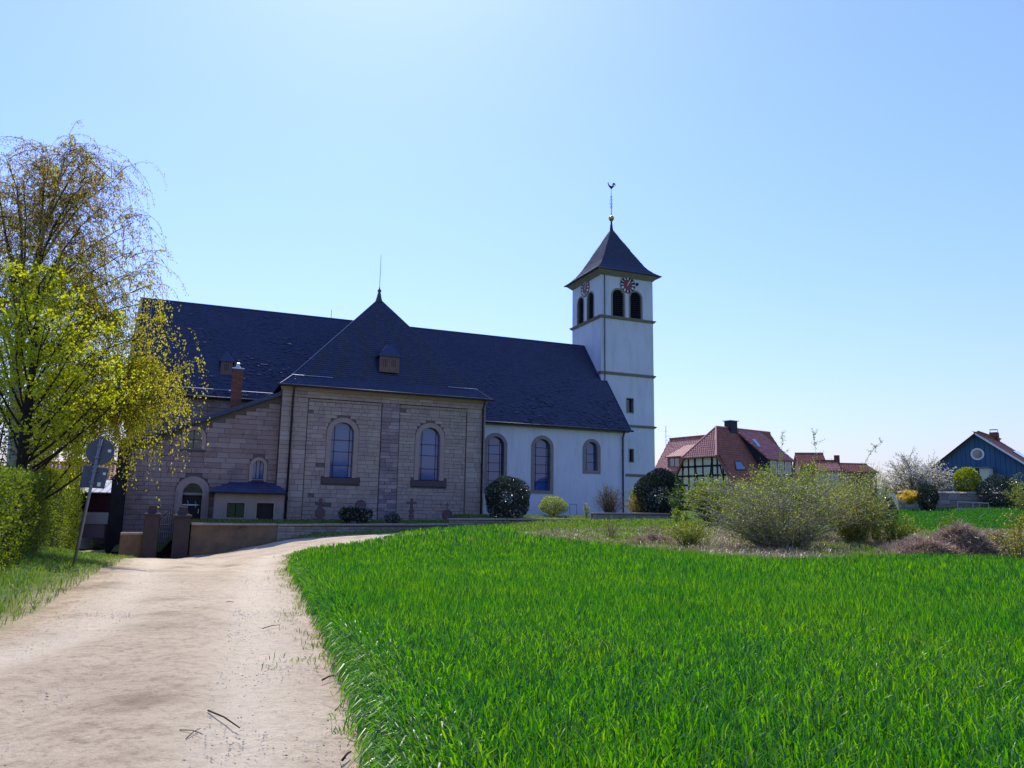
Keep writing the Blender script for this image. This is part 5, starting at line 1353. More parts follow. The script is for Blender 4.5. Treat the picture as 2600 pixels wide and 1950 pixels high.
for (px, yt, lab) in ((1716, 1262, 'thin yellow-green sapling in front of the yew, taller of two'), (1740, 1278, 'thin yellow-green sapling in front of the yew, shorter of two')):
    b0 = W(px, 1318, 46); b0[2] = ground(b0[0], b0[1])
    shrub('sapling', lab, 'sapling', b0, .5, sized(px, yt, b0), 6, 3, 300, .09, M['lime_leaf'], M['twig_olive'], upright=1)
b0 = W(1808, 1320, 46); b0[2] = ground(b0[0], b0[1])
shrub('leafy_shrub', 'large yellow-green leafy shrub below the half-timbered gable', 'shrub', b0, px_w(150, b0), sized(1808, 1204, b0), 70, 10, 14000, .10, M['lime_leaf'], M['twig_olive'], inner=.25)

for (px, Y, pw, yt, lab) in ((1890, 42, 110, 1212, 'rounded fresh green shrub between the gable shrub and the tangled bush'), (2125, 40, 120, 1196, 'fresh green shrub peeking over the brownish willow thicket')):
    b0 = W(px, 1320, Y); b0[2] = ground(b0[0], b0[1])
    shrub('leafy_shrub', lab, 'shrub', b0, px_w(pw, b0), sized(px, yt, b0), 46, 9, 8000, .09, M['lime_leaf'], M['twig_olive'], low=.55)
# big tangled bush in the middle right
b0 = gp(1985, 1398)
shrub('tangled_bush', 'huge tangled bush of pale bare branches with tiny leaves at the field edge', 'shrub', b0, px_w(470, b0), sized(1985, 1188, b0), 80, 12, 15000, .075, M['olive_leaf'], M['twig'], stem_r=.036, depth=4.5, inner=.06, dome=.2, low=.35, lmat2=M['lime_leaf'], frac2=.4, jitter=.1)
for (px, Y, pw, yt, lab, st_, lf) in ((1945, 36, 170, 1160, 'tall leafy shrub with upright shoots in front of the dormer windows', 46, 9500), (2052, 36, 190, 1158, 'bushy yellow-green shrub right of the tall upright shoots', 60, 13000)):
    b0 = W(px, 1330, Y); b0[2] = ground(b0[0], b0[1])
    shrub('leafy_shrub', lab, 'shrub', b0, px_w(pw, b0), sized(px, yt, b0), st_, 9, lf, .085, M['lime_leaf'], M['twig_olive'], upright=.5, group='leafy shrubs behind the tangled bush')
b0 = W(2168, 1340, 33); b0[2] = ground(b0[0], b0[1])
shrub('willow_shrub', 'brownish yellow willow thicket right of the tangled bush', 'shrub', b0, px_w(220, b0), sized(2168, 1172, b0), 85, 11, 18000, .066, M['olive_leaf'], M['twig_olive'], stem_r=.016, inner=.08, dome=.3, low=.5, lmat2=M['gold_leaf'], frac2=.3)
b0 = W(2225, 1340, 34); b0[2] = ground(b0[0], b0[1])
shrub('willow_shrub', 'slender olive shrub reaching the sky left of the blossom tree', 'shrub', b0, px_w(100, b0), sized(2225, 1150, b0), 40, 12, 4200, .06, M['olive_leaf'], M['twig_olive'], upright=.9)
for (px, py, yt, lab) in ((2088, 1300, 1100, 'tall lone shoot rising into the sky left of the curved one'), (2170, 1300, 1118, 'tall curved shoot bending right against the sky'), (1990, 1290, 1096, 'thin leafy shoot in front of the house roof')):
    b0 = W(px, py, 36); b0[2] = ground(b0[0], b0[1]); hh = sized(px, yt, b0)
    t = empty('shoot', tuple(b0), 0, lab, 'shoot'); tb = Tubes(4)
    bend = {2088: -.25, 2170: 1.5, 1990: .1}[px]
    C_ = bez(np.zeros(3), np.array([-.1, 0, hh * .75]), np.array([bend, 0, hh]), np.linspace(0, 1, 9)); tb.add(C_, .016, .004); pts = []
    for k in range(7):
        p0 = bez(np.zeros(3), np.array([-.1, 0, hh * .75]), np.array([bend, 0, hh]), [rg.uniform(.6, 1)])[0]; p1 = p0 + rg.normal(size=3) * .18 + np.array([0, 0, .22]); tb.add(np.array([p0, (p0 + p1) / 2, p1]), .006, .002)
        pts.append(p0 + (p1 - p0) * rg.random((12, 1)) + rg.normal(size=(12, 3)) * .03)
    tb.obj('stem', M['twig_olive'], t); P = np.concatenate(pts + [bez(np.zeros(3), np.array([-.1, 0, hh * .75]), np.array([bend, 0, hh]), rg.uniform(.55, 1, 60)) + rg.normal(size=(60, 3)) * .03]); foliage(t, P, .075 * rg.uniform(.7, 1.2, len(P)), M['lime_leaf'])
b0 = W(1968, 1340, 31); b0[2] = ground(b0[0], b0[1])
shrub('low_shrub', 'low yellow-green undergrowth left of the tangled bush', 'shrub', b0 + np.array([-3.2, 1, 0]), 2.6, 1.3, 40, 6, 3200, .07, M['lime_leaf'], M['twig_olive'])
b0 = W(2275, 1350, 33); b0[2] = ground(b0[0], b0[1])
shrub('low_shrub', 'low bright yellow-green shrub at the left end of the straw heap', 'shrub', b0, 2.2, 1.5, 40, 6, 2600, .08, M['lime_leaf'], M['twig_olive'])
for (px, py, lab, h_) in ((1550, 1372, 'bare upright stems at the meadow edge, left clump', 1.3), (1662, 1378, 'bare upright stems at the meadow edge, middle clump', 1.15), (1745, 1388, 'bare upright stems at the meadow edge, clump nearest the tangled bush', 1.0)):
    b0 = gp(px, py); shrub('bare_stems', lab, 'shrub', b0, 1.5, h_, 26, 3, 60, .04, M['olive_leaf'], M['twig_red'], stem_r=.011, upright=.5, group='bare stems at the meadow edge')
b0 = gp(2184, 1424)
t = empty('grass_tuft', tuple(b0), 0, 'single bright green grass tuft before the straw heap', 'grass tuft')
P = np.concatenate([rg.normal(size=(420, 2)) * .16, np.zeros((420, 1))], 1); V_, T_ = blades(P, .42 * rg.uniform(.5, 1.1, 420), np.full(420, .014), np.full(420, .8), rg); link('blades', np_mesh('blades', V_, T_), M['grass'], t)

# straw heap on the right
b0 = gp(2475, 1420)
heap = empty('straw_heap', tuple(b0), 0, 'long heap of brown cut stalks and straw at the right field edge', 'heap')
n = 26000; th = rg.uniform(0, 2 * np.pi, n); rr = np.sqrt(rg.random(n)); X = rr * np.cos(th) * 2.35; Y_ = rr * np.sin(th) * 1.0 + .8
lmp = .5 + .5 * np.sin(X * 2.1 + 1) * np.sin(Y_ * 2.7 + X)
Z = (1 - rr ** 2.2) * (.62 + .42 * lmp) * (1.05 + .1 * X) * (.8 + .35 * np.sin(X * 4.3 + Y_ * 3)) * rg.uniform(.75, 1.0, n)
P = np.stack([X, Y_, Z], 1); dn = rg.normal(size=(n, 3)) * np.array([1, 1, .45])
M['heap_straw'] = leaf_mat('heap_straw', [(.36, .25, .17), (.52, .40, .28), (.24, .16, .11), (.44, .32, .22), (.15, .10, .075)], .25)
V_, F_ = leaf_quads(P, .36 * rg.uniform(.5, 1.3, n), dn, .06, rg); link('stalks', np_mesh('stalks', V_, F_), M['heap_straw'], heap)
mb = MB()
for i in range(13):
    for j in range(25):
        r_, a = i / 12 * .97, 2 * math.pi * j / 24; x, y = r_ * math.cos(a) * 2.3, r_ * math.sin(a) * .97 + .8; l2 = .5 + .5 * math.sin(x * 2.1 + 1) * math.sin(y * 2.7 + x)
        mb.v.append((x, y, (1 - r_ ** 2.2) * (.62 + .42 * l2) * (1.05 + .1 * x) * .62 * (.8 + .35 * math.sin(x * 4.3 + y * 3)) - .04))
for i in range(12):
    for j in range(24): mb.f.append((i * 25 + j, i * 25 + j + 1, (i + 1) * 25 + j + 1, (i + 1) * 25 + j))
mb.obj('heap_core', surf('rotting_stalks', (.12, .08, .06), (.07, .05, .04), 6, .95, .6, 14, .05), heap, True)
for (px, py, s_c, lab) in ((2345, 1405, .75, 'smaller mat of pale flattened straw left of the big heap'), (1660, 1382, .5, 'dark little pile of cuttings in the meadow')):
    b1 = gp(px, py); h2_ = empty('straw_heap', tuple(b1), 0, lab, 'heap'); k = P[::3] * np.array([s_c * .8, s_c, s_c * .75]); V_, F_ = leaf_quads(k, .24 * rg.uniform(.5, 1.3, len(k)), dn[::3], .06, rg); link('stalks', np_mesh('stalks', V_, F_), M['dry_leaf'] if s_c > .6 else M['heap_straw'], h2_)
b0 = W(2580, 1385, 25.5); b0[2] = ground(b0[0], b0[1])
shrub('flowering_shrub', 'loose yellow-flowering shrub at the right picture edge', 'shrub', b0, 2.0, sized(2575, 1285, b0), 26, 7, 1500, .06, M['lime_leaf'], M['twig_olive'], lmat2=M['yellow_flower'], frac2=.45)
for (px, lab) in ((2388, 'thin yellow-green sapling behind the straw heap, left of a pair'), (2418, 'thin yellow-green sapling behind the straw heap, right of a pair')):
    b0 = W(px, 1350, 31); b0[2] = ground(b0[0], b0[1]); shrub('sapling', lab, 'sapling', b0, .4, sized(px, 1292, b0), 6, 3, 240, .06, M['lime_leaf'], M['twig_olive'], upright=1)

# garden in front of the blue house
b0 = W(2335, 1290, 62); b0[2] = ground(b0[0], b0[1])
shrub('blossom_tree', 'wide white-blossoming fruit tree left of the blue gable', 'tree', b0, px_w(190, b0), sized(2335, 1138, b0), 60, 22, 24000, .125, M['blossom'], M['bark'], stem_r=.05, inner=.25)
b0 = W(2312, 1290, 58); b0[2] = ground(b0[0], b0[1]) + .7
shrub('forsythia_shrub', 'bright orange-yellow forsythia hanging over the garden wall', 'shrub', b0, px_w(62, b0), 1.0, 40, 6, 3600, .10, M['yellow_flower'], M['twig_olive'])
b0 = W(2357, 1295, 57); b0[2] = ground(b0[0], b0[1])
dome_bush('ivy_column', 'dark ivy column between the yellow forsythia and the garden wall', 'shrub', b0, 1.5, sized(2357, 1228, b0), 3200, .14, M['dark_leaf'], z0=0)
b0 = W(2254, 1310, 40); b0[2] = ground(b0[0], b0[1])
dome_bush('conifer_shrub', 'small black-green conifer among the olive thicket', 'shrub', b0, .95, sized(2254, 1252, b0), 1800, .10, M['dark_leaf'], z0=0)
b0 = W(2460, 1290, 60); b0[2] = ground(b0[0], b0[1])
dome_bush('garden_tree', 'small yellow-green tree below the round window of the blue house', 'tree', b0, px_w(66, b0), sized(2460, 1180, b0), 3800, .16, M['lime_leaf'], z0=.2, lumps=9)
b0 = W(2542, 1285, 58); b0[2] = ground(b0[0], b0[1])
dome_bush('box_bush', 'wide dark domed bush in front of the blue boarded wall', 'bush', b0, px_w(112, b0), sized(2542, 1204, b0), 8000, .12, M['dark_leaf'], z0=.0)
b0 = W(2600, 1285, 54); b0[2] = ground(b0[0], b0[1])
shrub('leafy_shrub', 'sparse bright green shrub before the right end of the blue wall', 'shrub', b0, 2.4, sized(2590, 1195, b0), 22, 7, 1400, .10, M['lime_leaf'], M['twig_olive'])
# garden wall
g0, g1 = W(2284, 1290, 60), W(2620, 1280, 58)
gwv = (g1 - g0)[:2]; gwl = float(np.linalg.norm(gwv))
gw = empty('garden_wall', (g0[0], g0[1], 0), math.atan2(gwv[1], gwv[0]), 'low grey garden wall with tiled coping below the blossom tree', 'wall')
gzb = float(ground(*W(2450, 1290, 60)[:2])) - .6; gzt = W(2400, 1254, 60)[2]
MB().box(0, .02, gzb, gwl, .4, gzt).obj('wall_body', M['mortar'], gw)
lay(stones(lambda z: 0., lambda z: gwl, gzb + .3, gzt, .26, .35, .9, lambda a, b: [], 0, .1, 77, .02, .03), gw, M['rubble'], 80, 'wall_stone', 'small_wall_stones')
x = 0.
while x < gwl: MB().hexa([(x + .01, -.08, gzt), (x + .68, -.08, gzt), (x + .68, .48, gzt), (x + .01, .48, gzt)], [(x + .01, -.08, gzt + .05), (x + .68, -.08, gzt + .05), (x + .68, .2, gzt + .17), (x + .01, .2, gzt + .17)]).obj('coping_tile', M['coping'], gw); x += .7
# steel frame standing against the wall
f0 = W(2432, 1293, 56); f0[2] = ground(f0[0], f0[1])
fr = empty('steel_frame', tuple(f0), -.12, 'long low steel tube frame in front of the garden wall', 'frame')
M['steel'] = surf('pale_steel', (.42, .43, .45), (.3, .31, .33), 5, .4, .1, 20, .4, metal=.5)
MB().tube([(0, 0, .75), (2.1, 0, .68)], .035, k=6).obj('top_rail', M['steel'], fr); MB().tube([(0, 0, .25), (2.1, 0, .2)], .03, k=6).obj('lower_rail', M['steel'], fr)
for x in (0, 1.05, 1.5, 2.1): MB().tube([(x, 0, -.1), (x, 0, .74)], .03, k=6).obj('upright', M['steel'], fr)
# hand rail by the nave
hp = on_y(1446, 1310, -1.2); hw_ = church_world(hp[0], hp[1]); hz = float(yard_at(hp[0], hp[1]))
hr = empty('handrail', (hw_[0], hw_[1], hz), CH_RZ, 'thin blue-grey metal handrail beside the small pale shrub', 'handrail')
M['rail'] = surf('blue_grey_rail', (.10, .12, .18), (.07, .085, .13), 5, .5, 0, 20, .4)
MB().tube([(0, 0, .92), (.6, 0, .92), (.62, 0, .86)], .022, k=6).obj('rail', M['rail'], hr); MB().tube([(.02, 0, .9), (.02, 0, -.05)], .02, k=6).obj('post', M['rail'], hr); MB().tube([(.6, 0, .9), (.6, 0, -.05)], .02, k=6).obj('post', M['rail'], hr)

# ------------------------------------------------------------------ gravestones along the transept
def grave(px, label, parts_, y=-1.2):
    p = on_y(px, 1312, y); w_ = church_world(p[0], p[1]); t = empty('gravestone', (w_[0], w_[1], float(yard_at(p[0], p[1]))), CH_RZ, label, 'gravestone')
    for nm, prof, th_ in parts_: recalc(MB().prism([(a, -th_ / 2, b) for a, b in prof], (0, th_, 0)).obj(nm, M['red_stone'], t, bevel=.015))
circ = lambda cx_, cz_, r_, n=20: [(cx_ + r_ * math.cos(2 * math.pi * i / n), cz_ + r_ * math.sin(2 * math.pi * i / n)) for i in range(n)]
grave(812, 'red pear-shaped gravestone with trefoil top at the left transept bay', [('plinth', rect(-.34, .34, -.1, .12), .36), ('body', [(-.12, .12), (.12, .12)] + [(.33 * math.cos(a), .47 + .33 * math.sin(a)) for a in np.linspace(-1.1, 1.1, 12)] + [(.1, .95), (-.1, .95)] + [(-.33 * math.cos(a), .47 - .33 * math.sin(a)) for a in np.linspace(-1.1, 1.1, 12)], .16), ('trefoil', circ(-.24, 1.1, .13), .14), ('trefoil', circ(.24, 1.1, .13), .14), ('trefoil', circ(0, 1.3, .14), .14), ('cross_arm', rect(-.2, .2, 1.04, 1.16), .12), ('cross_shaft', rect(-.07, .07, .93, 1.24), .12)])
grave(914, 'red round-topped gravestone rising behind the low dark bush', [('plinth', rect(-.34, .34, -.1, .15), .36), ('shaft', [(-.26, .15), (.26, .15), (.2, .75), (-.2, .75)], .16), ('disc', circ(0, 1.0, .38, 28), .18)])
grave(1044, 'red cross gravestone on a turned baluster right of the middle pilaster', [('plinth', rect(-.3, .3, -.1, .06), .34), ('baluster', [(-.1, .06), (.1, .06), (.09, .22), (.2, .32), (.1, .42), (.1, .52), (.2, .66), (.1, .8), (.1, .95), (-.1, .95), (-.1, .8), (-.2, .66), (-.1, .52), (-.1, .42), (-.2, .32), (-.09, .22)], .2), ('cross_shaft', rect(-.085, .085, .95, 1.5), .14), ('cross_arm', rect(-.34, .34, 1.12, 1.3), .13)])
grave(1135, 'rounded grey gravestone topped by a thin iron cross in the right bay', [('body', circ(0, .42, .36, 24), .2), ('plinth', rect(-.26, .26, -.1, .1), .32), ('cross_shaft', rect(-.03, .03, .76, 1.3), .05), ('cross_arm', rect(-.18, .18, 1.06, 1.12), .05)])

# ------------------------------------------------------------------ sticks and pebbles on the track
def on_track(px, py): p = gp(px, py, .03); return p
for (a, b, r_, lab) in (((528, 1808), (608, 1853), .0075, 'longest dark stick lying on the track near the bottom'), ((667, 1598), (710, 1589), .006, 'thin stick on the pale right wheel rut'), ((818, 1730), (850, 1719), .009, 'short twig beside the wheat at the track edge'), ((456, 1858), (515, 1870), .004, 'lower of two crossed twigs on the track'), ((472, 1880), (507, 1855), .004, 'upper of two crossed twigs on the track'), ((869, 1935), (891, 1914), .009, 'curved twig at the lower right track edge'), ((572, 1531), (594, 1531), .007, 'tiny straight twig in the middle of the track')):
    A, B = on_track(*a), on_track(*b); A[2] += .012; B[2] += .014; mid = (A + B) / 2 + np.array([0, .012, .01])
    t = tag(MB().tube([(0, 0, 0), mid - A, B - A], r_, r_ * .6, 6).obj('stick', M['bark_dark'], None, True), lab, 'stick'); t.location = A
mb = MB(); rgp = random.Random(9)
def pebble(p, r_):
    k = len(mb.v); sx, sy, sz = (rgp.uniform(.6, 1.2) for _ in range(3))
    for (dx, dy, dz) in ((1, 0, 0), (0, 1, 0), (-1, 0, 0), (0, -1, 0), (0, 0, .8), (.6, .6, .5), (-.6, .6, .5), (-.6, -.6, .5), (.6, -.6, .5)): mb.v.append((p[0] + dx * r_ * sx, p[1] + dy * r_ * sy, p[2] + dz * r_ * sz))
    for f_ in ((0, 5, 8), (0, 1, 5), (1, 6, 5), (1, 2, 6), (2, 7, 6), (2, 3, 7), (3, 8, 7), (3, 0, 8), (4, 5, 6), (4, 6, 7), (4, 7, 8), (4, 8, 5)): mb.f.append(tuple(i + k for i in f_))
for (px, py) in ((535, 1821), (280, 1838), (350, 1857), (437, 1657), (510, 1720), (187, 1549), (284, 1561), (464, 1663), (483, 1592), (391, 1764), (436, 1846), (120, 1770), (440, 1906)): pebble(on_track(px, py), .014)
for (px, py, wx, wy, k_) in ((560, 1562, .9, .5, 330), (500, 1605, .8, .4, 240), (465, 1622, .7, .4, 200), (300, 1560, .8, .45, 240), (600, 1478, 1.1, .9, 300), (400, 1735, .5, .5, 240), (470, 1872, .5, .3, 120), (645, 1436, 1.2, .8, 260), (370, 1780, .3, .3, 120), (250, 1700, .9, .5, 160), (690, 1700, .35, .6, 110), (560, 1900, .7, .35, 80)):
    cpt = on_track(px, py)
    for (ox, oy) in RNG.normal(size=(k_, 2)) * np.array([wx, wy]) * .6:
        pebble((cpt[0] + ox, cpt[1] + oy, float(cpt[2]) - .006), rgp.uniform(.004, .011))
tp = wedge_points(14000, 3.5, 26, -34, -3, RNG); tp = tp[inside(tp, PATH)]
tz = ground(tp[:, 0], tp[:, 1]) + .035
for (x, y), z in list(zip(tp, tz))[:5000]: pebble((x, y, z - .004), rgp.uniform(.003, .009))
M['pebble'] = surf('grey_gravel', (.26, .23, .21), (.18, .16, .15), 8, .9, .2, 30, .2, piece=[(.46, .39, .31), (.58, .50, .40), (.38, .32, .26), (.24, .21, .19)])
tag(mb.obj('gravel', M['pebble']), 'loose pebbles and grit scattered over the dusty track', 'gravel', kind='stuff')

# ------------------------------------------------------------------ village houses
M['tile_pink'] = surf('red_lit_pantile', (.44, .165, .14), (.37, .135, .115), 1.2, .6, .2, 20, .35, piece=[(.46, .175, .145), (.39, .14, .12), (.34, .12, .105), (.50, .20, .17)], grime=(.9, (.25, .10, .09), .6, .9))
M['tile_brown'] = surf('brown_or_shaded_pantile', (.32, .12, .085), (.25, .095, .07), 1.2, .75, .2, 20, .25, piece=[(.34, .125, .085), (.26, .10, .07), (.39, .15, .10)])
M['plaster'] = surf('cream_plaster', (.62, .58, .48), (.55, .51, .43), 2, .9, .2, 30, .15)
M['beam'] = surf('dark_beam', (.03, .022, .022), (.02, .016, .017), 5, .8, .3, 20, .15)
M['chimney_dark'] = surf('slate_clad_chimney', (.03, .033, .045), (.02, .022, .032), 4, .6, .1, 20, .3)
M['blue_board'] = surf('blue_boards', (.055, .125, .22), (.045, .10, .18), 2.5, .75, .25, 25, .2, piece=[(.055, .125, .22), (.048, .11, .20), (.065, .14, .24)], vec_scale=(4, 4, 1))
M['wall_grey'] = surf('grey_white_wall', (.82, .79, .78), (.74, .71, .70), 1.5, .9, .2, 20, .15)

class Frame:
    """house frame: x along the gable to the right, y back along the ridge"""
    def __init__(s, px, py, Y, w):
        s.P0 = at_depth(px, py, Y); s.w = np.array([w[0], w[1], 0]) / math.hypot(*w); s.b = np.array([-s.w[1], s.w[0], 0]); s.rz = math.atan2(w[1], w[0])
        s.o = np.array([s.P0[0], s.P0[1], 0])
    def on(s, px, py, off=0.0):
        r = ray(px, py); Q = s.P0 + s.b * off; t = ((Q - CAM) @ s.b) / (r @ s.b); P = CAM + r * t; return ((P - s.o) @ s.w, P[2])
    def on_plane(s, px, py, A, nrm):
        """local point where the ray meets the plane through local A with local normal"""
        r = ray(px, py); lr = np.array([r @ s.w, r @ s.b, r[2]]); d = CAM - s.o; lc = np.array([d @ s.w, d @ s.b, d[2]])
        t = ((np.array(A) - lc) @ np.array(nrm)) / (lr @ np.array(nrm)); return lc + lr * t

def tiled(poly, mat, parent, name='roof_slope', th=.1, tw=.3, thh=.34, seed=1, wave=.03):
    P = [np.array(p, float) for p in poly]; nrm = np.cross(P[1] - P[0], P[2] - P[0]); nrm /= np.linalg.norm(nrm)
    if nrm[2] < 0: nrm = -nrm
    o = recalc(MB().prism([tuple(p) for p in P], tuple(-nrm * th)).obj(name, mat, parent))
    slates(poly, tw, thh, mat, o, 'tile_rows', lift=.015, tilt=.008, seed=seed, gap=.0, proud=.035, wave=wave); return o

# --- half-timbered house
H = Frame(1780, 1160, 84, (.56, -.83))
h1_ = empty('half_timbered_house', tuple(H.o), H.rz, 'half-timbered house with steep red half-hipped roof and dark chimney', 'house')
RZ_, SLP = 11.35, 1.42
hw_at = lambda z: (RZ_ - z) / SLP
HZ, EZ, GZ_ = 7.95, 3.9, 1.0; he, hb_ = hw_at(HZ), hw_at(EZ); LEN, HIP = 11.9, 2.55
slope_r = [(hb_, -.3, EZ), (hb_, LEN, EZ), (0, LEN, RZ_), (0, HIP, RZ_), (he, -.3, HZ)]
slope_l = [(-hb_, LEN, EZ), (-hb_, -.3, EZ), (-he, -.3, HZ), (0, HIP, RZ_), (0, LEN, RZ_)]
tiled(slope_r, M['tile_brown'], h1_, seed=1); tiled(slope_l, M['tile_pink'], h1_, seed=2)  # same tiles: sunlit slopes coloured pinker, the shaded right slope browner
tiled([(-he - .12, -.42, HZ - .12), (he + .12, -.42, HZ - .12), (0, HIP, RZ_ + .02)], M['tile_pink'], h1_, 'hip_slope', seed=3)
MB().tube([(0, HIP, RZ_ + .06), (0, LEN, RZ_ + .06)], .13, k=7).tube([(he + .1, -.4, HZ - .05), (0, HIP, RZ_ + .06)], .11, k=7).tube([(-he - .1, -.4, HZ - .05), (0, HIP, RZ_ + .06)], .11, k=7).obj('ridge_tiles', M['tile_pink'], h1_)
inset = .15
gpoly = [(-hw_at(EZ) + inset, GZ_), (hw_at(EZ) - inset, GZ_), (hw_at(EZ) - inset, EZ), (he - inset + .1, HZ - .1), (-he + inset - .1, HZ - .1), (-hw_at(EZ) + inset, EZ)]
recalc(MB().prism([(p[0], .06, p[1]) for p in gpoly], (0, .3, 0)).obj('gable_wall', M['beam'], h1_))
MB().box(-hb_ + .6, .4, GZ_, hb_ - .6, LEN - .2, EZ + .3).obj('house_body', M['plaster'], h1_)
rails = [HZ - .08, 6.88, 5.86, 4.86, 3.9]; xs_p = [-3.6, -2.75, -1.87, -1.0, .2, 1.55, 2.22, 3.0, 3.7]
for k in range(len(rails) - 1):
    z1, z0 = rails[k], rails[k + 1]
    for i in range(len(xs_p) - 1):
        poly = clip_rect([(-hw_at(EZ) + .3, EZ), (hw_at(EZ) - .3, EZ), (he - .05, HZ), (-he + .05, HZ)], xs_p[i] + .09, xs_p[i + 1] - .09, z0 + .09, z1 - .09)
        if len(poly) >= 3 and (max(p[0] for p in poly) - min(p[0] for p in poly)) > .12: recalc(MB().prism([(p[0], .04, p[1]) for p in poly], (0, .05, 0)).obj('plaster_panel', M['plaster'], h1_))
def beam(a, b, wd=.17):
    A, B = Vector((a[0], 0, a[1])), Vector((b[0], 0, b[1])); d = (B - A).normalized(); n_ = Vector((-d.z, 0, d.x)) * wd / 2
    recalc(MB().prism([A - n_, B - n_, B + n_, A + n_], (0, .09, 0)).obj('timber_beam', M['beam'], h1_))
for z in rails: beam((-hw_at(z) + .1, z), (hw_at(z) - .1, z), .2)
for x in xs_p[1:-1]:
    zt = min(HZ, RZ_ - abs(x) * SLP - .15); beam((x, 3.9), (x + (.12 if x in (-1.0,) else -.1 if x == 1.55 else 0), zt), .18)
beam((-1.0, 7.85), (-.55, 4.9)); beam((1.55, 7.85), (1.05, 4.9)); beam((-2.6, 6.85), (-3.1, 5.0), .15); beam((2.6, 6.85), (3.1, 5.0), .15)
beam((-he, HZ), (-hb_ + .2, EZ), .22); beam((he, HZ), (hb_ - .2, EZ), .22)
cb = MB().box(-.45, 4.45, 10.4, .45, 5.6, 12.2).obj('chimney', M['chimney_dark'], h1_); MB().box(-.6, 4.3, 12.2, .6, 5.75, 12.27).obj('chimney_cap', M['zinc'], cb)
nr = (SLP, 0, 1)
def skylight(quad, parent, frame_in, label=None):
    q_ = [frame_in.on_plane(px, py, (0, 0, RZ_ + .08), nr) for px, py in quad]
    o = recalc(MB().prism([tuple(p) for p in q_], tuple(np.array(nr) / np.linalg.norm(nr) * .07)).obj('skylight', M['chimney_dark'], parent))
    c_ = sum(q_) / 4; recalc(MB().prism([tuple(c_ + (p - c_) * .84 + np.array(nr) / np.linalg.norm(nr) * .06) for p in q_], tuple(np.array(nr) / np.linalg.norm(nr) * .02)).obj('pane', M['sky_glass'], o))
R3b = lambda x, y: (1650 + x * .226, 1050 + y * .226)
skylight([R3b(965, 640), R3b(1085, 640), R3b(1020, 540), R3b(945, 540)], h1_, H)
skylight([R3b(1330, 385), R3b(1405, 385), R3b(1370, 312), R3b(1325, 312)], h1_, H)
# shed dormer
D0, D1, DS, DZ = 5.75, 10.0, 4.3, 7.95
dsl = (11.25 - DZ) / DS
do = tiled([(DS + .3, D0 - .15, DZ - .3 * dsl), (DS + .3, D1 + .15, DZ - .3 * dsl), (.15, D1 + .15, 11.3 - .1 * dsl), (.15, D0 - .15, 11.3 - .1 * dsl)], M['tile_pink'], h1_, 'dormer_roof', seed=6)
MB().add([(DS, D0, DZ - .15), (DS, D0, RZ_ - DS * SLP - .2), (.3, D0, 10.7), (DS, D1, DZ - .15), (DS, D1, RZ_ - DS * SLP - .2), (.3, D1, 10.7)], [(0, 1, 2), (3, 5, 4), (0, 3, 4, 1)]).obj('dormer_cheek', M['chimney_dark'], do)
for k in range(3):
    y0 = D0 + .35 + k * 1.25
    w = MB().box(DS + .005, y0, DZ - 1.75, DS + .07, y0 + 1.05, DZ - .3).obj('dormer_window', M['paint_white'], do); MB().box(DS + .07, y0 + .1, DZ - 1.65, DS + .085, y0 + .49, DZ - .4).obj('pane', M['sky_glass'], w); MB().box(DS + .07, y0 + .56, DZ - 1.65, DS + .085, y0 + .95, DZ - .4).obj('pane', M['sky_glass'], w)
nd = (dsl, 0, 1); q_ = [H.on_plane(*R3b(*p), (DS, 0, DZ + .1), nd) for p in ((1215, 378), (1245, 378), (1180, 292), (1140, 292))]
o = recalc(MB().prism([tuple(p) for p in q_], (.05, 0, .06)).obj('skylight', M['sky_glass'], do))

# --- red-roofed house left of it with a shed dormer
H2 = Frame(1740, 1150, 97, (.56, -.83)); h2_ = empty('red_roofed_house', tuple(H2.o), H2.rz, 'pink-tiled hipped house with wooden shed dormer right behind the tower', 'house')
xl, zr = H2.on(1700, 1118, 3.2); xl2, ze = H2.on(1664, 1200, -1.2)
xr = H2.on(1830, 1110, 3.2)[0] + 1
tiled([(xl2 - .3, -1.4, ze), (xr, -1.4, ze), (xr, 3.2, zr), (xl, 3.2, zr)], M['tile_pink'], h2_, seed=11); tiled([(xl2 - .3, 7.8, ze), (xl2 - .3, -1.4, ze), (xl, 3.2, zr)], M['tile_pink'], h2_, 'hip_slope', seed=12)
tiled([(xr, 7.8, ze), (xl2 - .3, 7.8, ze), (xl, 3.2, zr), (xr, 3.2, zr)], M['tile_pink'], h2_, seed=13)
MB().box(xl2 + .2, -.9, 1, xr - .3, 7.2, ze).obj('house_body', M['plaster'], h2_)
a0 = H2.on(1694, 1161, -.9); a1 = H2.on(1756, 1161, -.9); zb = H2.on(1710, 1200, -.9)[1]; zt2 = H2.on(1740, 1124, 2.6)[1]
dr2 = tiled([(a0[0] - .2, -1.1, a0[1]), (a1[0] + 1.5, -1.1, a0[1]), (a1[0] + 1.5, 3.0, zt2), (a0[0] + .4, 3.0, zt2)], M['tile_pink'], h2_, 'dormer_roof', seed=14)
MB().box(a0[0], -.85, zb, a1[0] + 1, 1.5, a0[1] - .06).obj('dormer_front', M['shutter'], dr2)
for (pa, pb) in ((1703, 1710.5), (1714.5, 1722.5)):
    xa, xb = H2.on(pa, 1170, -.9)[0], H2.on(pb, 1170, -.9)[0]; zw0, zw1 = H2.on(pa, 1184, -.9)[1], H2.on(pa, 1165, -.9)[1]
    w = MB().box(xa, -.92, zw0, xb, -.84, zw1).obj('dormer_window', M['paint_white'], dr2); MB().box(xa + .05, -.94, zw0 + .05, xb - .05, -.92, zw1 - .05).obj('pane', M['sky_glass'], w)
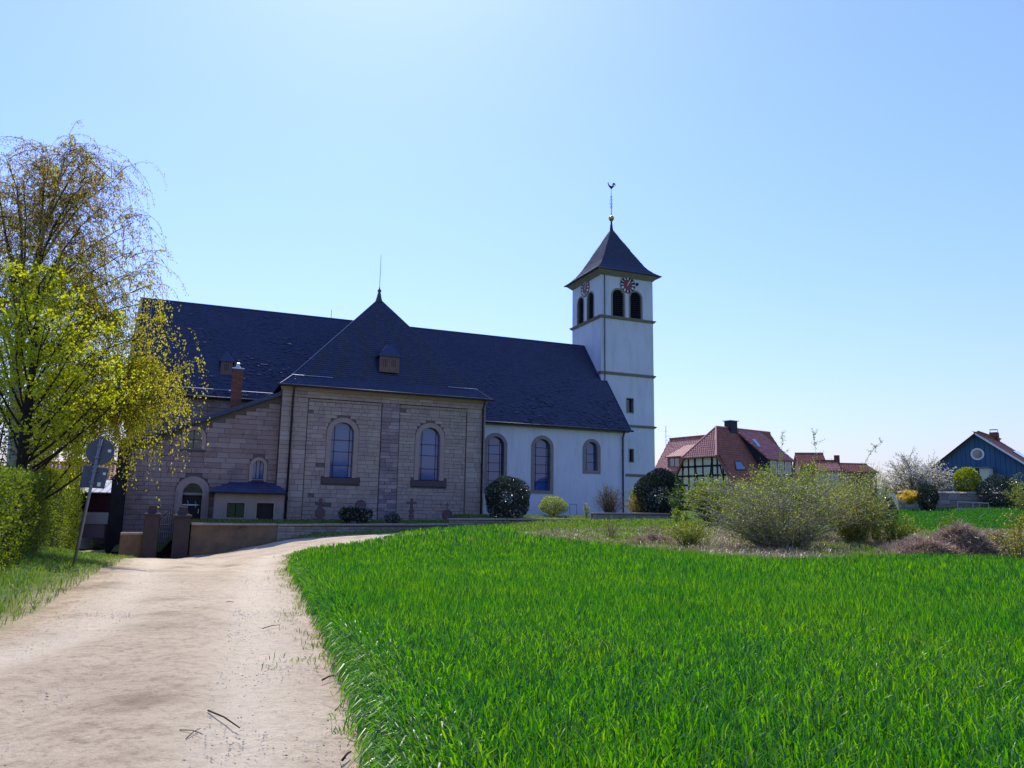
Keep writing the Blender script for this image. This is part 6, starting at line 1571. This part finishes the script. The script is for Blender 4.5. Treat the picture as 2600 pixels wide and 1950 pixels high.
am = H2.on(1691, 1125, 2.8); an = empty('tv_antenna', tuple(H2.o + H2.w * am[0] + H2.b * 2.8), H2.rz, 'thin television antenna mast on the pink roof beside the tower', 'antenna')
ztop = H2.on(1691, 1083, 2.8)[1]; mst = MB().tube([(0, 0, zr - 1.2), (0, 0, ztop)], .03, k=5).obj('mast', M['iron'], an)
for (f_, l_, r_) in ((1.0, .25, .25), (.72, .3, .3), (.4, .1, 1.0), (.15, .1, .8)): MB().tube([(-l_, 0, am[1] + (ztop - am[1]) * f_), (r_, 0, am[1] + (ztop - am[1]) * f_)], .018, k=4).obj('antenna_arm', M['iron'], an)

# --- smaller roofs further right
def small_house(name, label, px0, px1, pyr, pye, Y, w, mat, wallm, depth=5.0, seed=1, chim=None):
    Fr = Frame((px0 + px1) / 2, pye, Y, w); t = empty(name, tuple(Fr.o), Fr.rz, label, 'house')
    x0, zr_ = Fr.on(px0, pyr, depth / 2); x1, _ = Fr.on(px1, pyr, depth / 2); _, ze_ = Fr.on((px0 + px1) / 2, pye, 0)
    tiled([(x0, -.2, ze_), (x1, -.2, ze_), (x1, depth / 2, zr_), (x0, depth / 2, zr_)], mat, t, seed=seed); tiled([(x1, depth + .2, ze_), (x0, depth + .2, ze_), (x0, depth / 2, zr_), (x1, depth / 2, zr_)], mat, t, seed=seed + 1)
    recalc(MB().prism([(x0 + .2, .1, 1), (x0 + .2, depth - .1, 1), (x0 + .2, depth - .1, ze_), (x0 + .2, depth / 2, zr_ - .15), (x0 + .2, .1, ze_)], (x1 - x0 - .4, 0, 0)).obj('house_body', wallm, t))
    MB().tube([(x0, depth / 2, zr_ + .05), (x1, depth / 2, zr_ + .05)], .12, k=6).obj('ridge_tiles', mat, t)
    if chim is not None:
        c = MB().box(x0 + (x1 - x0) * chim - .3, depth / 2 - .3, zr_ - .6, x0 + (x1 - x0) * chim + .3, depth / 2 + .3, zr_ + .75).obj('chimney', M['brick'], t)
    return t
small_house('red_roofed_house', 'low red-brown roof just right of the half-timbered house', 2018, 2090, 1152, 1182, 104, (.98, -.2), M['tile_brown'], M['shutter'], seed=21)
small_house('red_roofed_house', 'small pale tan roof with brick chimney behind the thicket', 2068, 2128, 1172, 1196, 92, (.95, -.3), M['tile_pink'], M['plaster'], 4.5, seed=23, chim=.95)
small_house('red_roofed_house', 'flat dark red roof furthest right behind the olive thicket', 2126, 2200, 1178, 1198, 96, (.99, .1), M['tile_brown'], M['shutter'], 5, seed=25)

# --- blue boarded house
HB = Frame(2482, 1153, 72, (.72, -.69)); hbl = empty('blue_house', tuple(HB.o), HB.rz, 'blue board-clad gabled house with red roof and round white window', 'house')
za, sb_ = 9.62, .79; hwB = 5.1; zeB = za - hwB * sb_; LB = 9.2
tiled([(hwB + .25, -.35, zeB - .2), (hwB + .25, LB, zeB - .2), (0, LB, za + .02), (0, -.35, za + .02)], M['tile_brown'], hbl, seed=31); tiled([(-hwB - .25, LB, zeB - .2), (-hwB - .25, -.35, zeB - .2), (0, -.35, za + .02), (0, LB, za + .02)], M['tile_brown'], hbl, seed=32)
MB().tube([(0, -.35, za + .08), (0, LB, za + .08)], .12, k=6).obj('ridge_tiles', M['tile_brown'], hbl)
recalc(MB().prism([(-hwB + .1, .08, 1.5), (hwB - .1, .08, 1.5), (hwB - .1, .08, zeB), (0, .08, za - .15), (-hwB + .1, .08, zeB)], (0, LB - .3, 0)).obj('house_body', M['chimney_dark'], hbl))
x = -hwB + .1; k = 0
while x < hwB - .15:
    x2 = x + .4; zt = lambda q: za - .12 - abs(q) * sb_
    pts = [(x + .012, 2.0), (x2 - .012, 2.0), (x2 - .012, zt(x2))] + ([(0, zt(0))] if x < 0 < x2 else []) + [(x + .012, zt(x))]
    yo_ = .0 if k % 2 else .025
    recalc(MB().prism([(p[0], yo_, p[1]) for p in pts], (0, .06, 0)).obj('wall_board', M['blue_board'], hbl)); x = x2; k += 1
wr = recalc(ring(circ(0, 7.71, .42, 28), circ(0, 7.71, .56, 28), -.06, .03).obj('round_window', M['paint_white'], hbl)); MB().prism([(p[0], -.03, p[1]) for p in circ(0, 7.71, .43, 28)], (0, .02, 0)).obj('pane', M['sky_glass'], wr)
MB().hexa([(-hwB - .3, -.4, zeB - .34), (-hwB - .3, -.3, zeB - .34), (0, -.3, za - .1), (0, -.4, za - .1)], [(-hwB - .3, -.4, zeB - .16), (-hwB - .3, -.3, zeB - .16), (0, -.3, za + .08), (0, -.4, za + .08)]).obj('bargeboard', M['beam'], hbl)
MB().hexa([(hwB + .3, -.4, zeB - .34), (hwB + .3, -.3, zeB - .34), (0, -.3, za - .1), (0, -.4, za - .1)], [(hwB + .3, -.4, zeB - .16), (hwB + .3, -.3, zeB - .16), (0, -.3, za + .08), (0, -.4, za + .08)]).obj('bargeboard', M['wall_grey'], hbl)
cc1 = MB().box(-.35, 6.9, za - .5, .35, 7.7, za + .75).obj('chimney', M['brick'], hbl)
MB().box(-.32, 6.95, za + 1.02, .32, 7.65, za + 1.06).box(-.3, 7.0, za + .75, -.26, 7.04, za + 1.02).box(.26, 7.56, za + .75, .3, 7.6, za + 1.02).obj('chimney_cap', M['zinc'], cc1)
nB = (sb_, 0, 1); q_ = [HB.on_plane(*(2150 + a * .2412, 1050 + b * .2412), (0, 0, za + .1), nB) for a, b in ((1860, 470), (1900, 470), (1800, 400), (1745, 400))]
recalc(MB().prism([tuple(p) for p in q_], (.04, 0, .06)).obj('skylight', M['sky_glass'], hbl))
sh0 = HB.on(2486, 1186, -2.2); sh1 = HB.on(2508, 1186, -2.2)
shd = empty('garden_shed', tuple(HB.o + HB.w * sh0[0] - HB.b * 2.2), HB.rz, 'small tan garden shed in front of the blue gable', 'shed'); sw = sh1[0] - sh0[0]
MB().box(0, 0, 1.8, sw, 1.8, sh0[1] - .1).obj('shed_wall', M['plaster'], shd); MB().hexa([(-1.4, -.15, sh0[1] - .1), (sw + .1, -.15, sh0[1] - .1), (sw + .1, 2, sh0[1]), (-1.4, 2, sh0[1])], [(-1.4, -.15, sh0[1]), (sw + .1, -.15, sh0[1]), (sw + .1, 2, sh0[1] + .1), (-1.4, 2, sh0[1] + .1)]).obj('shed_roof', M['pole'], shd)

# --- house behind the sign on the left
HL = Frame(250, 1395, 63, (1, .0)); hl_ = empty('roadside_house', tuple(HL.o), 0, 'white roadside house with pink tiles and metal porch roof beyond the sign', 'house')
zof = lambda py, off=0.0: HL.on(250, py, off)[1]; xof = lambda px, off=0.0: HL.on(px, 1280, off)[0]
M['porch_sheet'] = surf('pale_sheet_metal', (.62, .63, .64), (.52, .53, .55), 2, .45, .05, 20, .4)
M['porch_red'] = surf('dark_red_panel', (.10, .03, .035), (.06, .022, .028), 3, .7)
M['garage'] = surf('mauve_garage_door', (.46, .38, .42), (.41, .34, .38), 3, .6)
xw0, xw1 = xof(60) - 2, xof(322)
zg, zev, zrd = zof(1400) - 1, zof(1240, -.3), zof(1178, 4)
tiled([(xw0, -.4, zev), (xw1, -.4, zev), (xw1, 4, zrd), (xw0, 4, zrd)], M['tile_pink'], hl_, seed=41, tw=.34, thh=.4, wave=.05); tiled([(xw1, 8.4, zev), (xw0, 8.4, zev), (xw0, 4, zrd), (xw1, 4, zrd)], M['tile_pink'], hl_, seed=42)
recalc(MB().prism([(xw0 + .2, 0, zg), (xw0 + .2, 8, zg), (xw0 + .2, 8, zev), (xw0 + .2, 4, zrd - .2), (xw0 + .2, 0, zev)], (xw1 - xw0 - .4, 0, 0)).obj('house_wall', M['wall_grey'], hl_))
MB().tube([(xw0, 4, zrd + .05), (xw1, 4, zrd + .05)], .12, k=6).obj('ridge_tiles', M['tile_pink'], hl_)
pz0, pz1 = zof(1252, -2.2), zof(1221, -.2); px0_, px1_ = xof(150, -2.2), xof(283, -2.2)
pr = MB()
pr.hexa([(px0_, -2.2, pz0), (px1_ - .1, -2.2, pz0), (px1_ - .7, -.1, pz1), (px0_, -.1, pz1)], [(px0_, -2.2, pz0 + .07), (px1_ - .1, -2.2, pz0 + .07), (px1_ - .7, -.1, pz1 + .07), (px0_, -.1, pz1 + .07)])
pr.hexa([(px1_ - .1, -2.2, pz0), (px1_ + .35, -2.1, pz0 - .45), (px1_ + .35, -.1, pz0 - .45), (px1_ - .7, -.1, pz1)], [(px1_ - .1, -2.2, pz0 + .07), (px1_ + .4, -2.1, pz0 - .4), (px1_ + .4, -.1, pz0 - .4), (px1_ - .7, -.1, pz1 + .07)])
po = pr.obj('porch_roof', M['porch_sheet'], hl_)
x = px0_ + .3
while x < px1_ - .2: MB().hexa([(x, -2.21, pz0 + .071), (x + .03, -2.21, pz0 + .071), (x + .03 - .1, -.1, pz1 + .071), (x - .1, -.1, pz1 + .071)], [(x, -2.21, pz0 + .11), (x + .03, -2.21, pz0 + .11), (x + .03 - .1, -.1, pz1 + .11), (x - .1, -.1, pz1 + .11)]).obj('standing_seam', M['porch_sheet'], po); x += .55
MB().box(px0_, -1.9, zof(1300, -1.9), px1_ + .1, -.01, pz0 - .02).obj('porch_panel', M['porch_red'], hl_)
MB().box(px0_, -1.95, zof(1331, -1.95), px1_ + .12, -.01, zof(1301, -1.95)).obj('porch_parapet', M['wall_grey'], hl_)
MB().box(xof(213, -1.9), -1.85, zof(1366, -1.9), xof(271, -1.9), -.01, zof(1332, -1.9)).obj('garage_door', M['garage'], hl_)
pb = W(247, 1392, 58); pb[2] = ground(pb[0], pb[1]) - .2
shrub('potted_plant', 'small dark plant in front of the roadside house', 'plant', pb, 1.1, 1.3, 14, 4, 500, .12, M['dark_leaf'], M['bark_dark'])
